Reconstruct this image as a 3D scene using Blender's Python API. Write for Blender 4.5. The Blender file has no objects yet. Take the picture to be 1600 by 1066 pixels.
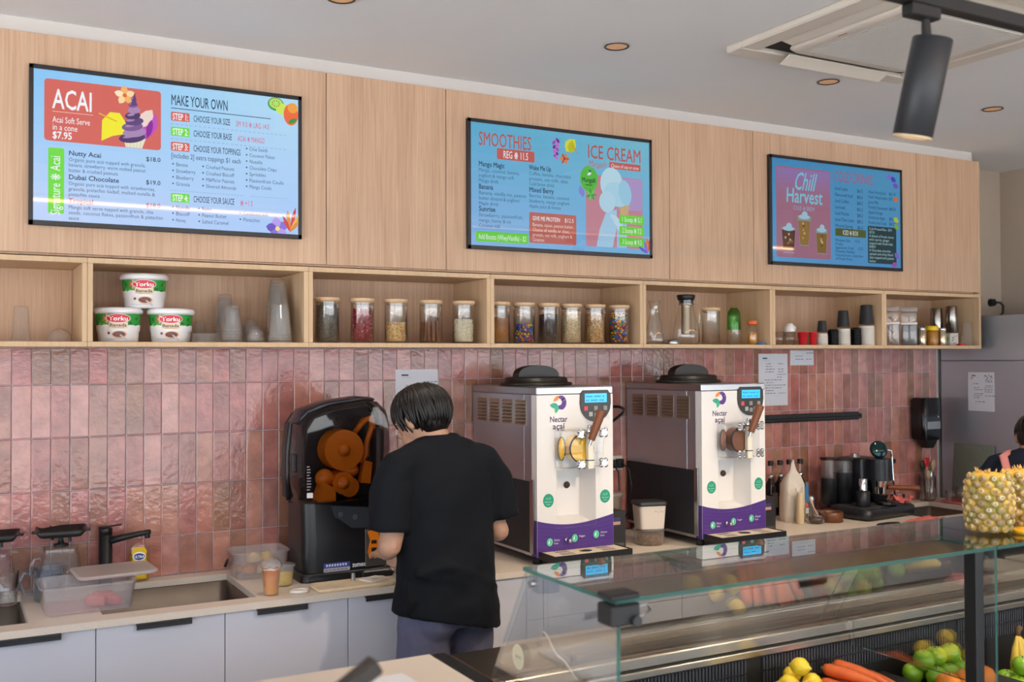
import bpy, bmesh, math, random
from mathutils import Vector, Matrix, Euler
PI = math.pi
random.seed(11)
scn = bpy.context.scene
COL = scn.collection

# ------------------------------------------------------------------ camera
EYE = Vector((0.0, -4.25, 1.755))
yaw, pit, rol = 0.5038, 0.0178, -0.0039
fwd = Vector((math.sin(yaw)*math.cos(pit), math.cos(yaw)*math.cos(pit), math.sin(pit)))
rt0 = Vector((math.cos(yaw), -math.sin(yaw), 0)); up0 = rt0.cross(fwd)
ex = rt0*math.cos(rol) + up0*math.sin(rol); eu = up0*math.cos(rol) - rt0*math.sin(rol)
cd = bpy.data.cameras.new('camera'); cam = bpy.data.objects.new('camera', cd); COL.objects.link(cam)
cam.matrix_world = Matrix(((ex.x, eu.x, -fwd.x, EYE.x), (ex.y, eu.y, -fwd.y, EYE.y), (ex.z, eu.z, -fwd.z, EYE.z), (0, 0, 0, 1)))
cd.sensor_width = 36; cd.lens = 35.983; cd.clip_start = .05; cd.clip_end = 200
cd.dof.use_dof = True; cd.dof.focus_distance = 4.35; cd.dof.aperture_fstop = 2.8
scn.camera = cam

# ------------------------------------------------------------------ world, large lights, exposure
EXPOSURE = -0.06
SKY = 3.4
w = bpy.data.worlds.new('sky'); scn.world = w; w.use_nodes = True
bg = w.node_tree.nodes['Background']; bg.inputs[0].default_value = (0.78, 0.89, 1.0, 1); bg.inputs[1].default_value = SKY
vs = scn.view_settings
vs.view_transform = 'Standard'; vs.look = 'None'; vs.exposure = EXPOSURE; vs.gamma = 1; vs.use_curve_mapping = False
cy = scn.cycles
cy.max_bounces = 10; cy.diffuse_bounces = 5; cy.glossy_bounces = 5; cy.transmission_bounces = 8; cy.transparent_max_bounces = 32
cy.caustics_reflective = False; cy.caustics_refractive = False; cy.sample_clamp_indirect = 6
sl = bpy.data.lights.new('sun', 'SUN'); sl.energy = 33; sl.angle = .01; sl.color = (1, .98, .96)
so_ = bpy.data.objects.new('sun', sl); COL.objects.link(so_); so_.rotation_euler = Vector((-.12, -.58, -.8)).to_track_quat('-Z', 'Y').to_euler()
def portal(name, loc, rot, sx, sy):
    l = bpy.data.lights.new(name, 'AREA'); l.shape = 'RECTANGLE'; l.size = sx; l.size_y = sy; l.cycles.is_portal = True
    o = bpy.data.objects.new(name, l); COL.objects.link(o); o.location = loc; o.rotation_euler = rot
portal('daylight_portal_front', (2.9, -7.25, 1.4), (PI/2, 0, 0), 11.9, 2.6)
portal('daylight_portal_side', (-3.28, -3.9, 1.45), (PI/2, 0, -PI/2), 5.4, 2.5)

# ------------------------------------------------------------------ helpers
MATS = {}
def srgb(c):
    if isinstance(c, str):
        c = c.lstrip('#'); c = [int(c[i:i+2], 16)/255 for i in (0, 2, 4)]
    return tuple((x/12.92 if x <= .04045 else ((x+.055)/1.055)**2.4) for x in c)
def M(name, col=None, rough=.5, metal=0, coat=0, noise=None, bump=None, emit=0, attr=False, sss=0, stretch=(1, 1, 1), rand=0, spec=.5, sheen=0):
    """procedural principled material; noise=(scale, amount) value mottling, bump=(scale, strength)"""
    if name in MATS: return MATS[name]
    m = bpy.data.materials.new(name); m.use_nodes = True; nt = m.node_tree; N = nt.nodes; L = nt.links
    b = N['Principled BSDF']; b.inputs['Roughness'].default_value = rough; b.inputs['Metallic'].default_value = metal
    b.inputs['Coat Weight'].default_value = coat; b.inputs['Specular IOR Level'].default_value = spec
    if sss: b.inputs['Subsurface Weight'].default_value = sss; b.inputs['Subsurface Radius'].default_value = (.01, .004, .003)
    if sheen: b.inputs['Sheen Weight'].default_value = sheen
    c = srgb(col) if col else (1, 1, 1)
    src = None
    if attr:
        a = N.new('ShaderNodeVertexColor'); a.layer_name = 'Col'; src = a.outputs[0]
    else:
        b.inputs['Base Color'].default_value = (*c, 1)
    if noise or bump:
        tc = N.new('ShaderNodeTexCoord'); mp = N.new('ShaderNodeMapping'); mp.inputs['Scale'].default_value = stretch
        L.new(tc.outputs['Object'], mp.inputs[0])
    if noise:
        n = N.new('ShaderNodeTexNoise'); n.inputs['Scale'].default_value = noise[0]; n.inputs['Detail'].default_value = 4
        L.new(mp.outputs[0], n.inputs['Vector'])
        mr = N.new('ShaderNodeMapRange'); mr.inputs[1].default_value = .25; mr.inputs[2].default_value = .75
        mr.inputs[3].default_value = 1-noise[1]; mr.inputs[4].default_value = 1+noise[1]; L.new(n.outputs['Fac'], mr.inputs[0])
        mx = N.new('ShaderNodeMix'); mx.data_type = 'RGBA'; mx.blend_type = 'MULTIPLY'; mx.inputs[0].default_value = 1
        if src: L.new(src, mx.inputs[6])
        else: mx.inputs[6].default_value = (*c, 1)
        L.new(mr.outputs[0], mx.inputs[7]); src = mx.outputs[2]
    if rand:
        oi = N.new('ShaderNodeObjectInfo'); mr = N.new('ShaderNodeMapRange'); mr.inputs[3].default_value = 1-rand; mr.inputs[4].default_value = 1+rand
        L.new(oi.outputs['Random'], mr.inputs[0])
        mx = N.new('ShaderNodeMix'); mx.data_type = 'RGBA'; mx.blend_type = 'MULTIPLY'; mx.inputs[0].default_value = 1
        if src: L.new(src, mx.inputs[6])
        else: mx.inputs[6].default_value = (*c, 1)
        L.new(mr.outputs[0], mx.inputs[7]); src = mx.outputs[2]
    if src: L.new(src, b.inputs['Base Color'])
    if bump:
        n = N.new('ShaderNodeTexNoise'); n.inputs['Scale'].default_value = bump[0]; n.inputs['Detail'].default_value = 3
        L.new(mp.outputs[0], n.inputs['Vector'])
        bp = N.new('ShaderNodeBump'); bp.inputs['Strength'].default_value = bump[1]; bp.inputs['Distance'].default_value = .01
        L.new(n.outputs['Fac'], bp.inputs['Height']); L.new(bp.outputs[0], b.inputs['Normal'])
    if emit:
        if src: L.new(src, b.inputs['Emission Color'])
        else: b.inputs['Emission Color'].default_value = (*c, 1)
        b.inputs['Emission Strength'].default_value = emit
    MATS[name] = m; return m
def GL(name, tint=(1, 1, 1), refl=1.0, ior=1.45, rough=0.02, body=0.0, bodycol=(1, 1, 1)):
    """thin clear sheet: tinted see-through with a fresnel mirror; body = share of milky diffuse"""
    if name in MATS: return MATS[name]
    m = bpy.data.materials.new(name); m.use_nodes = True; nt = m.node_tree; N = nt.nodes; L = nt.links
    out = N['Material Output']; N.remove(N['Principled BSDF'])
    t = N.new('ShaderNodeBsdfTransparent'); t.inputs[0].default_value = (*tint, 1)
    base = t.outputs[0]
    if body:
        d = N.new('ShaderNodeBsdfDiffuse'); d.inputs[0].default_value = (*bodycol, 1)
        tl = N.new('ShaderNodeBsdfTranslucent'); tl.inputs[0].default_value = (*bodycol, 1)
        dd = N.new('ShaderNodeMixShader'); dd.inputs[0].default_value = .45; L.new(d.outputs[0], dd.inputs[1]); L.new(tl.outputs[0], dd.inputs[2])
        mb = N.new('ShaderNodeMixShader'); mb.inputs[0].default_value = body; L.new(base, mb.inputs[1]); L.new(dd.outputs[0], mb.inputs[2]); base = mb.outputs[0]
    g = N.new('ShaderNodeBsdfGlossy'); g.inputs['Roughness'].default_value = rough
    fr = N.new('ShaderNodeLayerWeight'); fr.inputs[0].default_value = .5; f0 = ((ior-1)/(ior+1))**2
    pw = N.new('ShaderNodeMath'); pw.operation = 'POWER'; pw.inputs[1].default_value = 5; L.new(fr.outputs['Facing'], pw.inputs[0])
    ma = N.new('ShaderNodeMath'); ma.operation = 'MULTIPLY_ADD'; ma.inputs[1].default_value = 1-f0; ma.inputs[2].default_value = f0; L.new(pw.outputs[0], ma.inputs[0])
    ml = N.new('ShaderNodeMath'); ml.operation = 'MULTIPLY'; ml.inputs[1].default_value = refl; ml.use_clamp = True; L.new(ma.outputs[0], ml.inputs[0])
    mx = N.new('ShaderNodeMixShader'); L.new(ml.outputs[0], mx.inputs[0]); L.new(base, mx.inputs[1]); L.new(g.outputs[0], mx.inputs[2])
    L.new(mx.outputs[0], out.inputs[0]); MATS[name] = m; return m

class MB:
    """collects shapes into one mesh"""
    def __init__(s): s.v = []; s.f = []; s.m = []; s.c = []; s.sm = []
    def add(s, vs, fs, mi=0, col=None, smooth=False, T=None):
        o = len(s.v)
        s.v += [tuple(T @ Vector(v)) for v in vs] if T is not None else [tuple(v) for v in vs]
        for f in fs: s.f.append([i+o for i in f]); s.m.append(mi); s.c.append(col); s.sm.append(smooth)
        return s
    def bm(s, bm, mi=0, col=None, smooth=False, T=None):
        bm.verts.index_update()
        s.add([v.co[:] for v in bm.verts], [[v.index for v in f.verts] for f in bm.faces], mi, col, smooth, T); bm.free(); return s
    def box(s, x0, x1, y0, y1, z0, z1, bev=0, mi=0, col=None, T=None, seg=1):
        bm = bmesh.new(); bmesh.ops.create_cube(bm, size=1)
        for v in bm.verts: v.co = Vector((x0+(v.co.x+.5)*(x1-x0), y0+(v.co.y+.5)*(y1-y0), z0+(v.co.z+.5)*(z1-z0)))
        if bev:
            bev = min(bev, .49*min(abs(x1-x0), abs(y1-y0), abs(z1-z0)))
            bmesh.ops.bevel(bm, geom=bm.edges[:], offset=bev, segments=seg, affect='EDGES', profile=.5)
        return s.bm(bm, mi, col, seg > 1, T)
    def lathe(s, prof, n=24, mi=0, col=None, T=None, smooth=True, a0=0, a1=2*PI, sx=1, sy=1):
        full = abs(a1-a0-2*PI) < 1e-6; k = n if full else n+1; vs = []; fs = []
        for i in range(k):
            a = a0+(a1-a0)*i/n
            for r, z in prof: vs.append((r*math.cos(a)*sx, r*math.sin(a)*sy, z))
        p = len(prof)
        for i in range(n):
            j = (i+1) % k
            for q in range(p-1):
                a, b, c, d = i*p+q, j*p+q, j*p+q+1, i*p+q+1
                if prof[q][0] == 0 and prof[q+1][0] == 0: continue
                if prof[q][0] == 0: fs.append([a, c, d])
                elif prof[q+1][0] == 0: fs.append([a, b, d])
                else: fs.append([a, b, c, d])
        return s.add(vs, fs, mi, col, smooth, T)
    def cyl(s, p0, p1, r0, r1=None, n=16, mi=0, col=None, cap=True, smooth=True):
        p0 = Vector(p0); p1 = Vector(p1); d = p1-p0; r1 = r0 if r1 is None else r1
        T = Matrix.Translation(p0) @ d.to_track_quat('Z', 'Y').to_matrix().to_4x4()
        L = d.length
        pr = [(r0, 0), (r1, L)]
        s.lathe(pr, n, mi, col, T, smooth)
        if cap:
            s.add([(r0*math.cos(2*PI*i/n), r0*math.sin(2*PI*i/n), 0) for i in range(n)], [list(range(n))[::-1]], mi, col, False, T)
            s.add([(r1*math.cos(2*PI*i/n), r1*math.sin(2*PI*i/n), L) for i in range(n)], [list(range(n))], mi, col, False, T)
        return s
    def tube(s, pts, r, n=10, mi=0, col=None, cap=True, ell=None):
        pts = [Vector(p) for p in pts]; k = len(pts); rr = r if isinstance(r, (list, tuple)) else [r]*k
        vs = []; fs = []; ref = None
        for i, p in enumerate(pts):
            t = (pts[min(i+1, k-1)]-pts[max(i-1, 0)]).normalized()
            if ref is None: ref = Vector((0, 0, 1)) if abs(t.z) < .9 else Vector((1, 0, 0))
            x = t.cross(ref)
            if x.length < 1e-5: x = t.cross(Vector((0, 1, 0)))
            x.normalize(); y = x.cross(t); ref = y
            ea, eb = (ell[i] if ell else (1, 1))
            for j in range(n):
                a = 2*PI*j/n; vs.append(p+x*(rr[i]*ea*math.cos(a))+y*(rr[i]*eb*math.sin(a)))
        for i in range(k-1):
            for j in range(n):
                fs.append([i*n+j, i*n+(j+1) % n, (i+1)*n+(j+1) % n, (i+1)*n+j])
        if cap: fs.append(list(range(n))[::-1]); fs.append([(k-1)*n+j for j in range(n)])
        return s.add(vs, fs, mi, col, True)
    def ball(s, c, r, n=12, mi=0, col=None, T=None, smooth=True):
        rx, ry, rz = r if isinstance(r, (tuple, list)) else (r, r, r)
        h = max(4, n//2)
        pr = [(math.sin(PI*i/h), -math.cos(PI*i/h)) for i in range(h+1)]; pr[0] = (0, -1); pr[-1] = (0, 1)
        TT = Matrix.Translation(Vector(c)) @ Matrix.Diagonal((rx, ry, rz, 1))
        return s.lathe(pr, n, mi, col, (T @ TT) if T is not None else TT, smooth)
    def prism(s, poly, d0, d1, axis='y', mi=0, col=None, smooth=False, T=None):
        """extrude a 2-D outline; axis y: poly is (x,z); axis x: poly is (y,z); axis z: poly is (x,y)"""
        def P(a, b, d): return (a, d, b) if axis == 'y' else ((d, a, b) if axis == 'x' else (a, b, d))
        n = len(poly); vs = [P(a, b, d0) for a, b in poly]+[P(a, b, d1) for a, b in poly]
        fs = [[i, (i+1) % n, n+(i+1) % n, n+i] for i in range(n)]
        o = len(s.v); s.add(vs, fs, mi, col, smooth, T)
        s.add(vs, [list(range(n))[::-1], [n+i for i in range(n)]], mi, col, False, T)
        return s
    def build(s, name, mats, parent=None, loc=(0, 0, 0), rot=(0, 0, 0), weld=False):
        me = bpy.data.meshes.new(name); me.from_pydata(s.v, [], s.f)
        for m in (mats if isinstance(mats, (list, tuple)) else [mats]): me.materials.append(m)
        me.polygons.foreach_set('material_index', s.m); me.polygons.foreach_set('use_smooth', s.sm)
        if any(c is not None for c in s.c):
            ca = me.color_attributes.new('Col', 'FLOAT_COLOR', 'CORNER')
            for p, c in zip(me.polygons, s.c):
                cc = (*srgb(c), 1) if c is not None else (1, 1, 1, 1)
                for li in p.loop_indices: ca.data[li].color = cc
        bm = bmesh.new(); bm.from_mesh(me)
        if weld: bmesh.ops.remove_doubles(bm, verts=bm.verts, dist=1e-5)
        if not getattr(s, 'flat', False): bmesh.ops.recalc_face_normals(bm, faces=bm.faces)
        bm.to_mesh(me); bm.free()
        o = bpy.data.objects.new(name, me); COL.objects.link(o); o.location = loc; o.rotation_euler = rot
        if parent is not None: o.parent = parent
        return o
def tag(o, label=None, cat=None, group=None, kind=None):
    if label: o['label'] = label
    if cat: o['category'] = cat
    if group: o['group'] = group
    if kind: o['kind'] = kind
    return o
def thing(name, label, cat, loc=(0, 0, 0), rz=0, group=None):
    o = bpy.data.objects.new(name, None); COL.objects.link(o); o.empty_display_size = .05
    o.location = loc; o.rotation_euler = (0, 0, rz); return tag(o, label, cat, group)
def dup(root, loc=None, rz=None, label=None, group=None, parent=None):
    c = root.copy(); COL.objects.link(c)
    if parent is not None: c.parent = parent
    if loc is not None: c.location = loc
    if rz is not None: c.rotation_euler = (0, 0, rz)
    if label: c['label'] = label
    if group: c['group'] = group
    for ch in list(root.children): dup(ch, parent=c)
    return c
def mod_sub(o, lv=1):
    m = o.modifiers.new('sub', 'SUBSURF'); m.levels = lv; m.render_levels = lv; return o

# ---- flat print (lettering, pictures on screens, paper, packs)
_tc = bpy.data.curves.new('lettering', 'FONT'); _to = bpy.data.objects.new('lettering', _tc); _tcache = {}
def text_mesh(s):
    if s not in _tcache:
        _tc.body = s; _tc.size = 1; _tc.resolution_u = 2
        m = _to.to_mesh(); _tcache[s] = ([v.co[:2] for v in m.vertices], [list(p.vertices) for p in m.polygons]); _to.to_mesh_clear()
    return _tcache[s]
class Print(MB):
    def __init__(s, wrap=None): super().__init__(); s.flat = True; s.k = 0; s.wrap = wrap; s.step = .000015; s.clip = None
    def put(s, pts, faces, col):
        """2-D points (u right, v up); local plane x=u, z=v facing -y"""
        s.k += 1; d = .0002+s.step*s.k if s.wrap is None else .0004+.00004*s.k
        W = s.wrap or (lambda u, v, d: (u, -d, v))
        s.add([W(u, v, d) for u, v in pts], faces, 0, col)
    def poly(s, pts, col):
        if s.clip:
            for ax, lim, sg in ((0, s.clip[0], 1), (0, -s.clip[0], -1), (1, s.clip[1], 1), (1, -s.clip[1], -1)):
                out = []
                for i, p in enumerate(pts):
                    q = pts[i-1]; a, b = sg*p[ax] <= sg*lim, sg*q[ax] <= sg*lim
                    if a != b: f = (lim-q[ax])/(p[ax]-q[ax]); out.append((q[0]+f*(p[0]-q[0]), q[1]+f*(p[1]-q[1])))
                    if a: out.append(p)
                pts = out
                if len(pts) < 3: return
        if s.wrap:
            us = [p[0] for p in pts]; st = .006; a0 = math.floor(min(us)/st)*st; n = int(math.ceil((max(us)-a0)/st)); s.k += 1
            for i in range(n):
                q = pts
                for lim, sg in ((a0+st*(i+1)+1e-6, 1), (a0+st*i-1e-6, -1)):
                    out = []
                    for j, p in enumerate(q):
                        r = q[j-1]; a, b = sg*p[0] <= sg*lim, sg*r[0] <= sg*lim
                        if a != b: f = (lim-r[0])/(p[0]-r[0]); out.append((lim, r[1]+f*(p[1]-r[1])))
                        if a: out.append(p)
                    q = out
                    if len(q) < 3: break
                if len(q) >= 3: s.k -= 1; s.put(q, [list(range(len(q)))], col)
            return
        s.put(pts, [list(range(len(pts)))], col)
    def rect(s, u0, v0, u1, v1, col, nu=1):
        if s.wrap: return s.poly([(u0, v0), (u1, v0), (u1, v1), (u0, v1)], col)
        pts = []; fs = []
        for i in range(nu+1):
            u = u0+(u1-u0)*i/nu; pts += [(u, v0), (u, v1)]
        for i in range(nu): fs.append([2*i, 2*i+2, 2*i+3, 2*i+1])
        s.put(pts, fs, col)
    def rrect(s, u0, v0, u1, v1, r, col):
        pts = []
        for cx, cy_, a in ((u1-r, v0+r, -90), (u1-r, v1-r, 0), (u0+r, v1-r, 90), (u0+r, v0+r, 180)):
            for i in range(5): t = math.radians(a+22.5*i); pts.append((cx+r*math.cos(t), cy_+r*math.sin(t)))
        s.poly(pts, col)
    def ell(s, u, v, ru, rv, col, rot=0, n=18):
        c, q = math.cos(rot), math.sin(rot)
        s.poly([(u+ru*math.cos(2*PI*i/n)*c-rv*math.sin(2*PI*i/n)*q, v+ru*math.cos(2*PI*i/n)*q+rv*math.sin(2*PI*i/n)*c) for i in range(n)], col)
    def petal(s, u, v, L, wd, a, col):
        c, q = math.cos(a), math.sin(a); pts = []
        for t, k in ((0, 0), (.25, .7), (.55, 1), (.8, .7), (1, 0), (.8, -.7), (.55, -1), (.25, -.7)):
            x, y = L*t, wd*k/2; pts.append((u+x*c-y*q, v+x*q+y*c))
        s.poly(pts, col)
    def line(s, u0, v0, u1, v1, th, col):
        d = Vector((u1-u0, v1-v0)).normalized()*th/2
        s.poly([(u0-d.y, v0+d.x), (u0+d.y, v0-d.x), (u1+d.y, v1-d.x), (u1-d.y, v1+d.x)], col)
    def text(s, t, u, v, size, col, align='l', sx=1, shear=0, width=None, rot=0, bold=0):
        vs, fs = text_mesh(t)
        if not vs: return
        x1 = max(p[0] for p in vs); x0 = min(p[0] for p in vs)
        if width: sx = width/((x1-x0)*size)
        off = {'l': 0, 'c': -(x1+x0)/2, 'r': -x1}[align]
        c, q = math.cos(rot), math.sin(rot)
        for b in ((0, 0), (bold, 0), (-bold, 0), (0, bold), (0, -bold)) if bold else ((0, 0),):
            pts = []
            for x, y in vs:
                a, e = (x+off+b[0])*size*sx+y*size*shear, (y+b[1])*size
                pts.append((u+a*c-e*q, v+a*q+e*c))
            s.put(pts, fs, col)
def P_mat(emit=0, rough=.5):
    return M('printed_ink_%g_%g' % (emit, rough), None, rough, attr=True, emit=emit)
# ------------------------------------------------------------------ surface materials
def wood_mat(name, c0, c1, scale=1.0, rough=.5):
    if name in MATS: return MATS[name]
    m = bpy.data.materials.new(name); m.use_nodes = True; nt = m.node_tree; N = nt.nodes; L = nt.links; b = N['Principled BSDF']
    tc = N.new('ShaderNodeTexCoord'); mp = N.new('ShaderNodeMapping'); mp.inputs['Scale'].default_value = (150*scale, 60*scale, 3.2*scale)
    oi = N.new('ShaderNodeObjectInfo'); ad = N.new('ShaderNodeVectorMath'); ad.operation = 'ADD'
    mu = N.new('ShaderNodeMath'); mu.operation = 'MULTIPLY'; mu.inputs[1].default_value = 37; L.new(oi.outputs['Random'], mu.inputs[0])
    L.new(tc.outputs['Object'], ad.inputs[0]); L.new(mu.outputs[0], ad.inputs[1]); L.new(ad.outputs[0], mp.inputs[0])
    n = N.new('ShaderNodeTexNoise'); n.inputs['Scale'].default_value = 1; n.inputs['Detail'].default_value = 5; n.inputs['Roughness'].default_value = .65; L.new(mp.outputs[0], n.inputs['Vector'])
    mp2 = N.new('ShaderNodeMapping'); mp2.inputs['Scale'].default_value = (9*scale, 9*scale, .9*scale); L.new(ad.outputs[0], mp2.inputs[0])
    n2 = N.new('ShaderNodeTexNoise'); n2.inputs['Scale'].default_value = 1; n2.inputs['Detail'].default_value = 3; L.new(mp2.outputs[0], n2.inputs['Vector'])
    mx = N.new('ShaderNodeMath'); mx.operation = 'MULTIPLY_ADD'; mx.inputs[1].default_value = .65; L.new(n.outputs[0], mx.inputs[0])
    m3 = N.new('ShaderNodeMath'); m3.operation = 'MULTIPLY'; m3.inputs[1].default_value = .35; L.new(n2.outputs[0], m3.inputs[0]); L.new(m3.outputs[0], mx.inputs[2])
    r = N.new('ShaderNodeValToRGB'); r.color_ramp.elements[0].position = .3; r.color_ramp.elements[1].position = .68
    r.color_ramp.elements[0].color = (*srgb(c0), 1); r.color_ramp.elements[1].color = (*srgb(c1), 1); L.new(mx.outputs[0], r.inputs[0])
    L.new(r.outputs[0], b.inputs['Base Color']); b.inputs['Roughness'].default_value = rough; b.inputs['Specular IOR Level'].default_value = .3
    bp = N.new('ShaderNodeBump'); bp.inputs['Strength'].default_value = .12; bp.inputs['Distance'].default_value = .002; L.new(n.outputs[0], bp.inputs['Height']); L.new(bp.outputs[0], b.inputs['Normal'])
    MATS[name] = m; return m
WOOD = wood_mat('oak_veneer', '#b48f74', '#d6b598')
EDGE = wood_mat('oak_edge_band', '#c3a27e', '#d6b996', .7)
def tile_mat(vc=False):
    m = bpy.data.materials.new('glazed_pink_tile'+('_field' if vc else '')); m.use_nodes = True; nt = m.node_tree; N = nt.nodes; L = nt.links; b = N['Principled BSDF']
    oi = N.new('ShaderNodeObjectInfo'); tc = N.new('ShaderNodeTexCoord'); mu = N.new('ShaderNodeMath'); mu.operation = 'MULTIPLY'; mu.inputs[1].default_value = 91
    L.new(oi.outputs['Random'], mu.inputs[0]); ad = N.new('ShaderNodeVectorMath'); ad.operation = 'ADD'; L.new(tc.outputs['Object'], ad.inputs[0]); L.new(mu.outputs[0], ad.inputs[1])
    r = N.new('ShaderNodeValToRGB'); r.color_ramp.interpolation = 'CONSTANT'
    global TCOLS
    cols = TCOLS = ['#c4857c', '#bb7f75', '#a3765f', '#cb948a', '#be776f', '#a87c68', '#c48573', '#b97d76', '#a87264', '#cb978c', '#b07f70', '#c17f79', '#b0736a', '#9c705c', '#c58f7d', '#b5837a']
    el = r.color_ramp.elements
    while len(el) < len(cols): el.new(.5)
    for i, c in enumerate(cols): el[i].position = i/len(cols); el[i].color = (*srgb(c), 1)
    if vc:
        va = N.new('ShaderNodeVertexColor'); va.layer_name = 'Col'; r = va
    else: L.new(oi.outputs['Random'], r.inputs[0])
    n = N.new('ShaderNodeTexNoise'); n.inputs['Scale'].default_value = 13; n.inputs['Detail'].default_value = 4; L.new(ad.outputs[0], n.inputs['Vector'])
    r2 = N.new('ShaderNodeValToRGB'); r2.color_ramp.elements[0].position = .32; r2.color_ramp.elements[0].color = (.70, .66, .66, 1); r2.color_ramp.elements[1].position = .68; r2.color_ramp.elements[1].color = (1.05, 1.0, 1.0, 1)
    L.new(n.outputs[0], r2.inputs[0])
    mx = N.new('ShaderNodeMix'); mx.data_type = 'RGBA'; mx.blend_type = 'MULTIPLY'; mx.inputs[0].default_value = 1; L.new(r.outputs[0], mx.inputs[6]); L.new(r2.outputs[0], mx.inputs[7])
    L.new(mx.outputs[2], b.inputs['Base Color']); b.inputs['Roughness'].default_value = .10; b.inputs['Specular IOR Level'].default_value = .6
    nb = N.new('ShaderNodeTexNoise'); nb.inputs['Scale'].default_value = 42; nb.inputs['Detail'].default_value = 2.5; L.new(ad.outputs[0], nb.inputs['Vector'])
    bp = N.new('ShaderNodeBump'); bp.inputs['Strength'].default_value = .38; bp.inputs['Distance'].default_value = .004; L.new(nb.outputs[0], bp.inputs['Height']); L.new(bp.outputs[0], b.inputs['Normal'])
    return m
TILE = tile_mat(); TILEV = tile_mat(True)
GROUT = M('blue_grey_grout', '#c6ccda', .9, noise=(60, .1))
PAINT = M('warm_grey_wall_paint', '#b9ab9b', .85, noise=(3, .04))
CEIL = M('white_ceiling_paint', '#e4e5e7', .9, noise=(2, .02))
FLOORM = M('grey_concrete_floor', '#bcb9b6', .5, noise=(4, .15))
WHITEP = M('white_powder_coat', '#e2ddd6', .45)
BLACK = M('matt_black', '#17181a', .45)
BLACKG = M('gloss_black', '#0d0e10', .15)
DARK = M('charcoal_plastic', '#2a2b2e', .5)
LAMI = M('pale_lilac_laminate', '#d0d3df', .38, noise=(2, .015))
STONE = M('cream_stone_worktop', '#dcd0c2', .32, noise=(140, .05))
STEEL = M('brushed_stainless', '#b4b5b8', .28, 1, bump=(220, .04), stretch=(1, 1, .05))
STEELD = M('dull_sink_steel', '#766e67', .45, 1, noise=(14, .06))
CHROME = M('polished_chrome', '#d9dade', .07, 1)
DEADM = M('dark_recess', '#1c1a18', .8)

# ------------------------------------------------------------------ room shell
def struct(name, b, mats, **k): return tag(b.build(name, mats, **k), kind='structure')
struct('floor', MB().box(-3.4, 9.1, -7.5, .2, -.1, 0), FLOORM)
struct('ceiling', MB().box(-3.4, 9.1, -7.5, .2, 2.95, 3.1), CEIL)
wall_back = struct('wall_back', MB().box(-3.4, 6.1, .004, .2, 0, 2.95), PAINT)
struct('wall_right', MB().box(5.95, 6.1, -2.6, .004, 0, 2.95).box(6.1, 9.1, -2.6, -2.45, 0, 2.95).box(8.95, 9.1, -7.5, -2.6, 0, 2.95), PAINT)
struct('wall_left', MB().box(-3.4, -3.25, -1.1, .004, 0, 2.95).box(-3.4, -3.25, -7.5, -6.7, 0, 2.95).box(-3.4, -3.25, -6.7, -1.1, 2.75, 2.95).box(-3.4, -3.25, -6.7, -1.1, 0, .2)
       .box(-3.36, -3.29, -3.95, -3.87, .2, 2.75), PAINT)
struct('wall_front', MB().box(-3.4, 9.1, -7.5, -7.3, 2.75, 2.95).box(-3.4, -3.1, -7.5, -7.3, 0, 2.75).box(8.9, 9.1, -7.5, -7.3, 0, 2.75).box(5.9, 6.0, -7.45, -7.35, 0, 2.75)
       .box(-.2, -.1, -7.45, -7.35, 0, 2.75).box(2.9, 3.0, -7.45, -7.35, 0, 2.75), DARK)
struct('ground', MB().box(-40, 40, -60, 30, -.3, -.12), M('street_paving', '#b0b0b0', .8, noise=(1, .1)))
struct('trim_1', MB().box(-3.2, 5.225, -.335, -.01, 2.896, 2.95), M('bulkhead_shaded_white', '#cfcac6', .9))  # ceiling white made darker: the strip's shade is put into its colour

# tiles: 65 x 200 mm stack bond on a grout bed; each a piece of its own
grout = MB().box(-3.2, 5.325, -.0055, .006, .9, 1.81).build('grout_bed', GROUT, wall_back)
def tile_mesh():
    b = MB(); x, z, e = .0325, .1, .003
    vs = []
    for (k, y) in ((0, -.002), (0, -.0075), (e, -.0095)):
        vs += [(-x+k, y, -z+k), (x-k, y, -z+k), (x-k, y, z-k), (-x+k, y, z-k)]
    fs = [[8, 9, 10, 11]]
    for r in (0, 4):
        for i in range(4): fs.append([r+i, r+(i+1) % 4, r+4+(i+1) % 4, r+4+i])
    return b.add(vs, fs)
t0 = tile_mesh().build('tile', TILE, wall_back); first = True; rest = MB(); tv, tf = tile_mesh().v, tile_mesh().f
rows = [(1.666, 1.803), (1.464, 1.664), (1.262, 1.462), (1.060, 1.260), (.902, 1.058)]
PIT = .0671; X0 = .210; cnt = 0; cand = []
for c in range(-24, 77):
    xc = X0+PIT*(c-1)+PIT/2
    if xc+.033 > 5.325: continue
    for ri, (z0, z1) in enumerate(rows):
        zc = (z0+z1)/2
        hid = (2.42 < xc < 3.0 and zc < 1.62) or (3.42 < xc < 3.8 and zc < 1.62) or (1.36 < xc < 1.62 and zc < 1.62) or (1.85 < xc < 2.3 and zc < 1.62 and zc < 1.5)
        cand.append((hid or xc < .08, xc, ri, z0, z1))
cand.sort(key=lambda q: (q[0], q[1]))
for i, (hid, xc, ri, z0, z1) in enumerate(cand):
    T = Matrix.Translation((xc, 0, (z0+z1)/2)) @ Euler((random.uniform(-.006, .006), 0, random.uniform(-.012, .012))).to_matrix().to_4x4() @ Matrix.Diagonal((1, 1, (z1-z0)/.2, 1))
    if i < 298 and not hid:
        o = t0 if first else t0.copy()
        if not first: COL.objects.link(o)
        first = False; o.matrix_local = T
    else: rest.add(tv, tf, T=T, col=random.choice(TCOLS))
tr = rest.build('tile_remainder', TILEV, wall_back); tr['kind'] = 'stuff'

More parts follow.
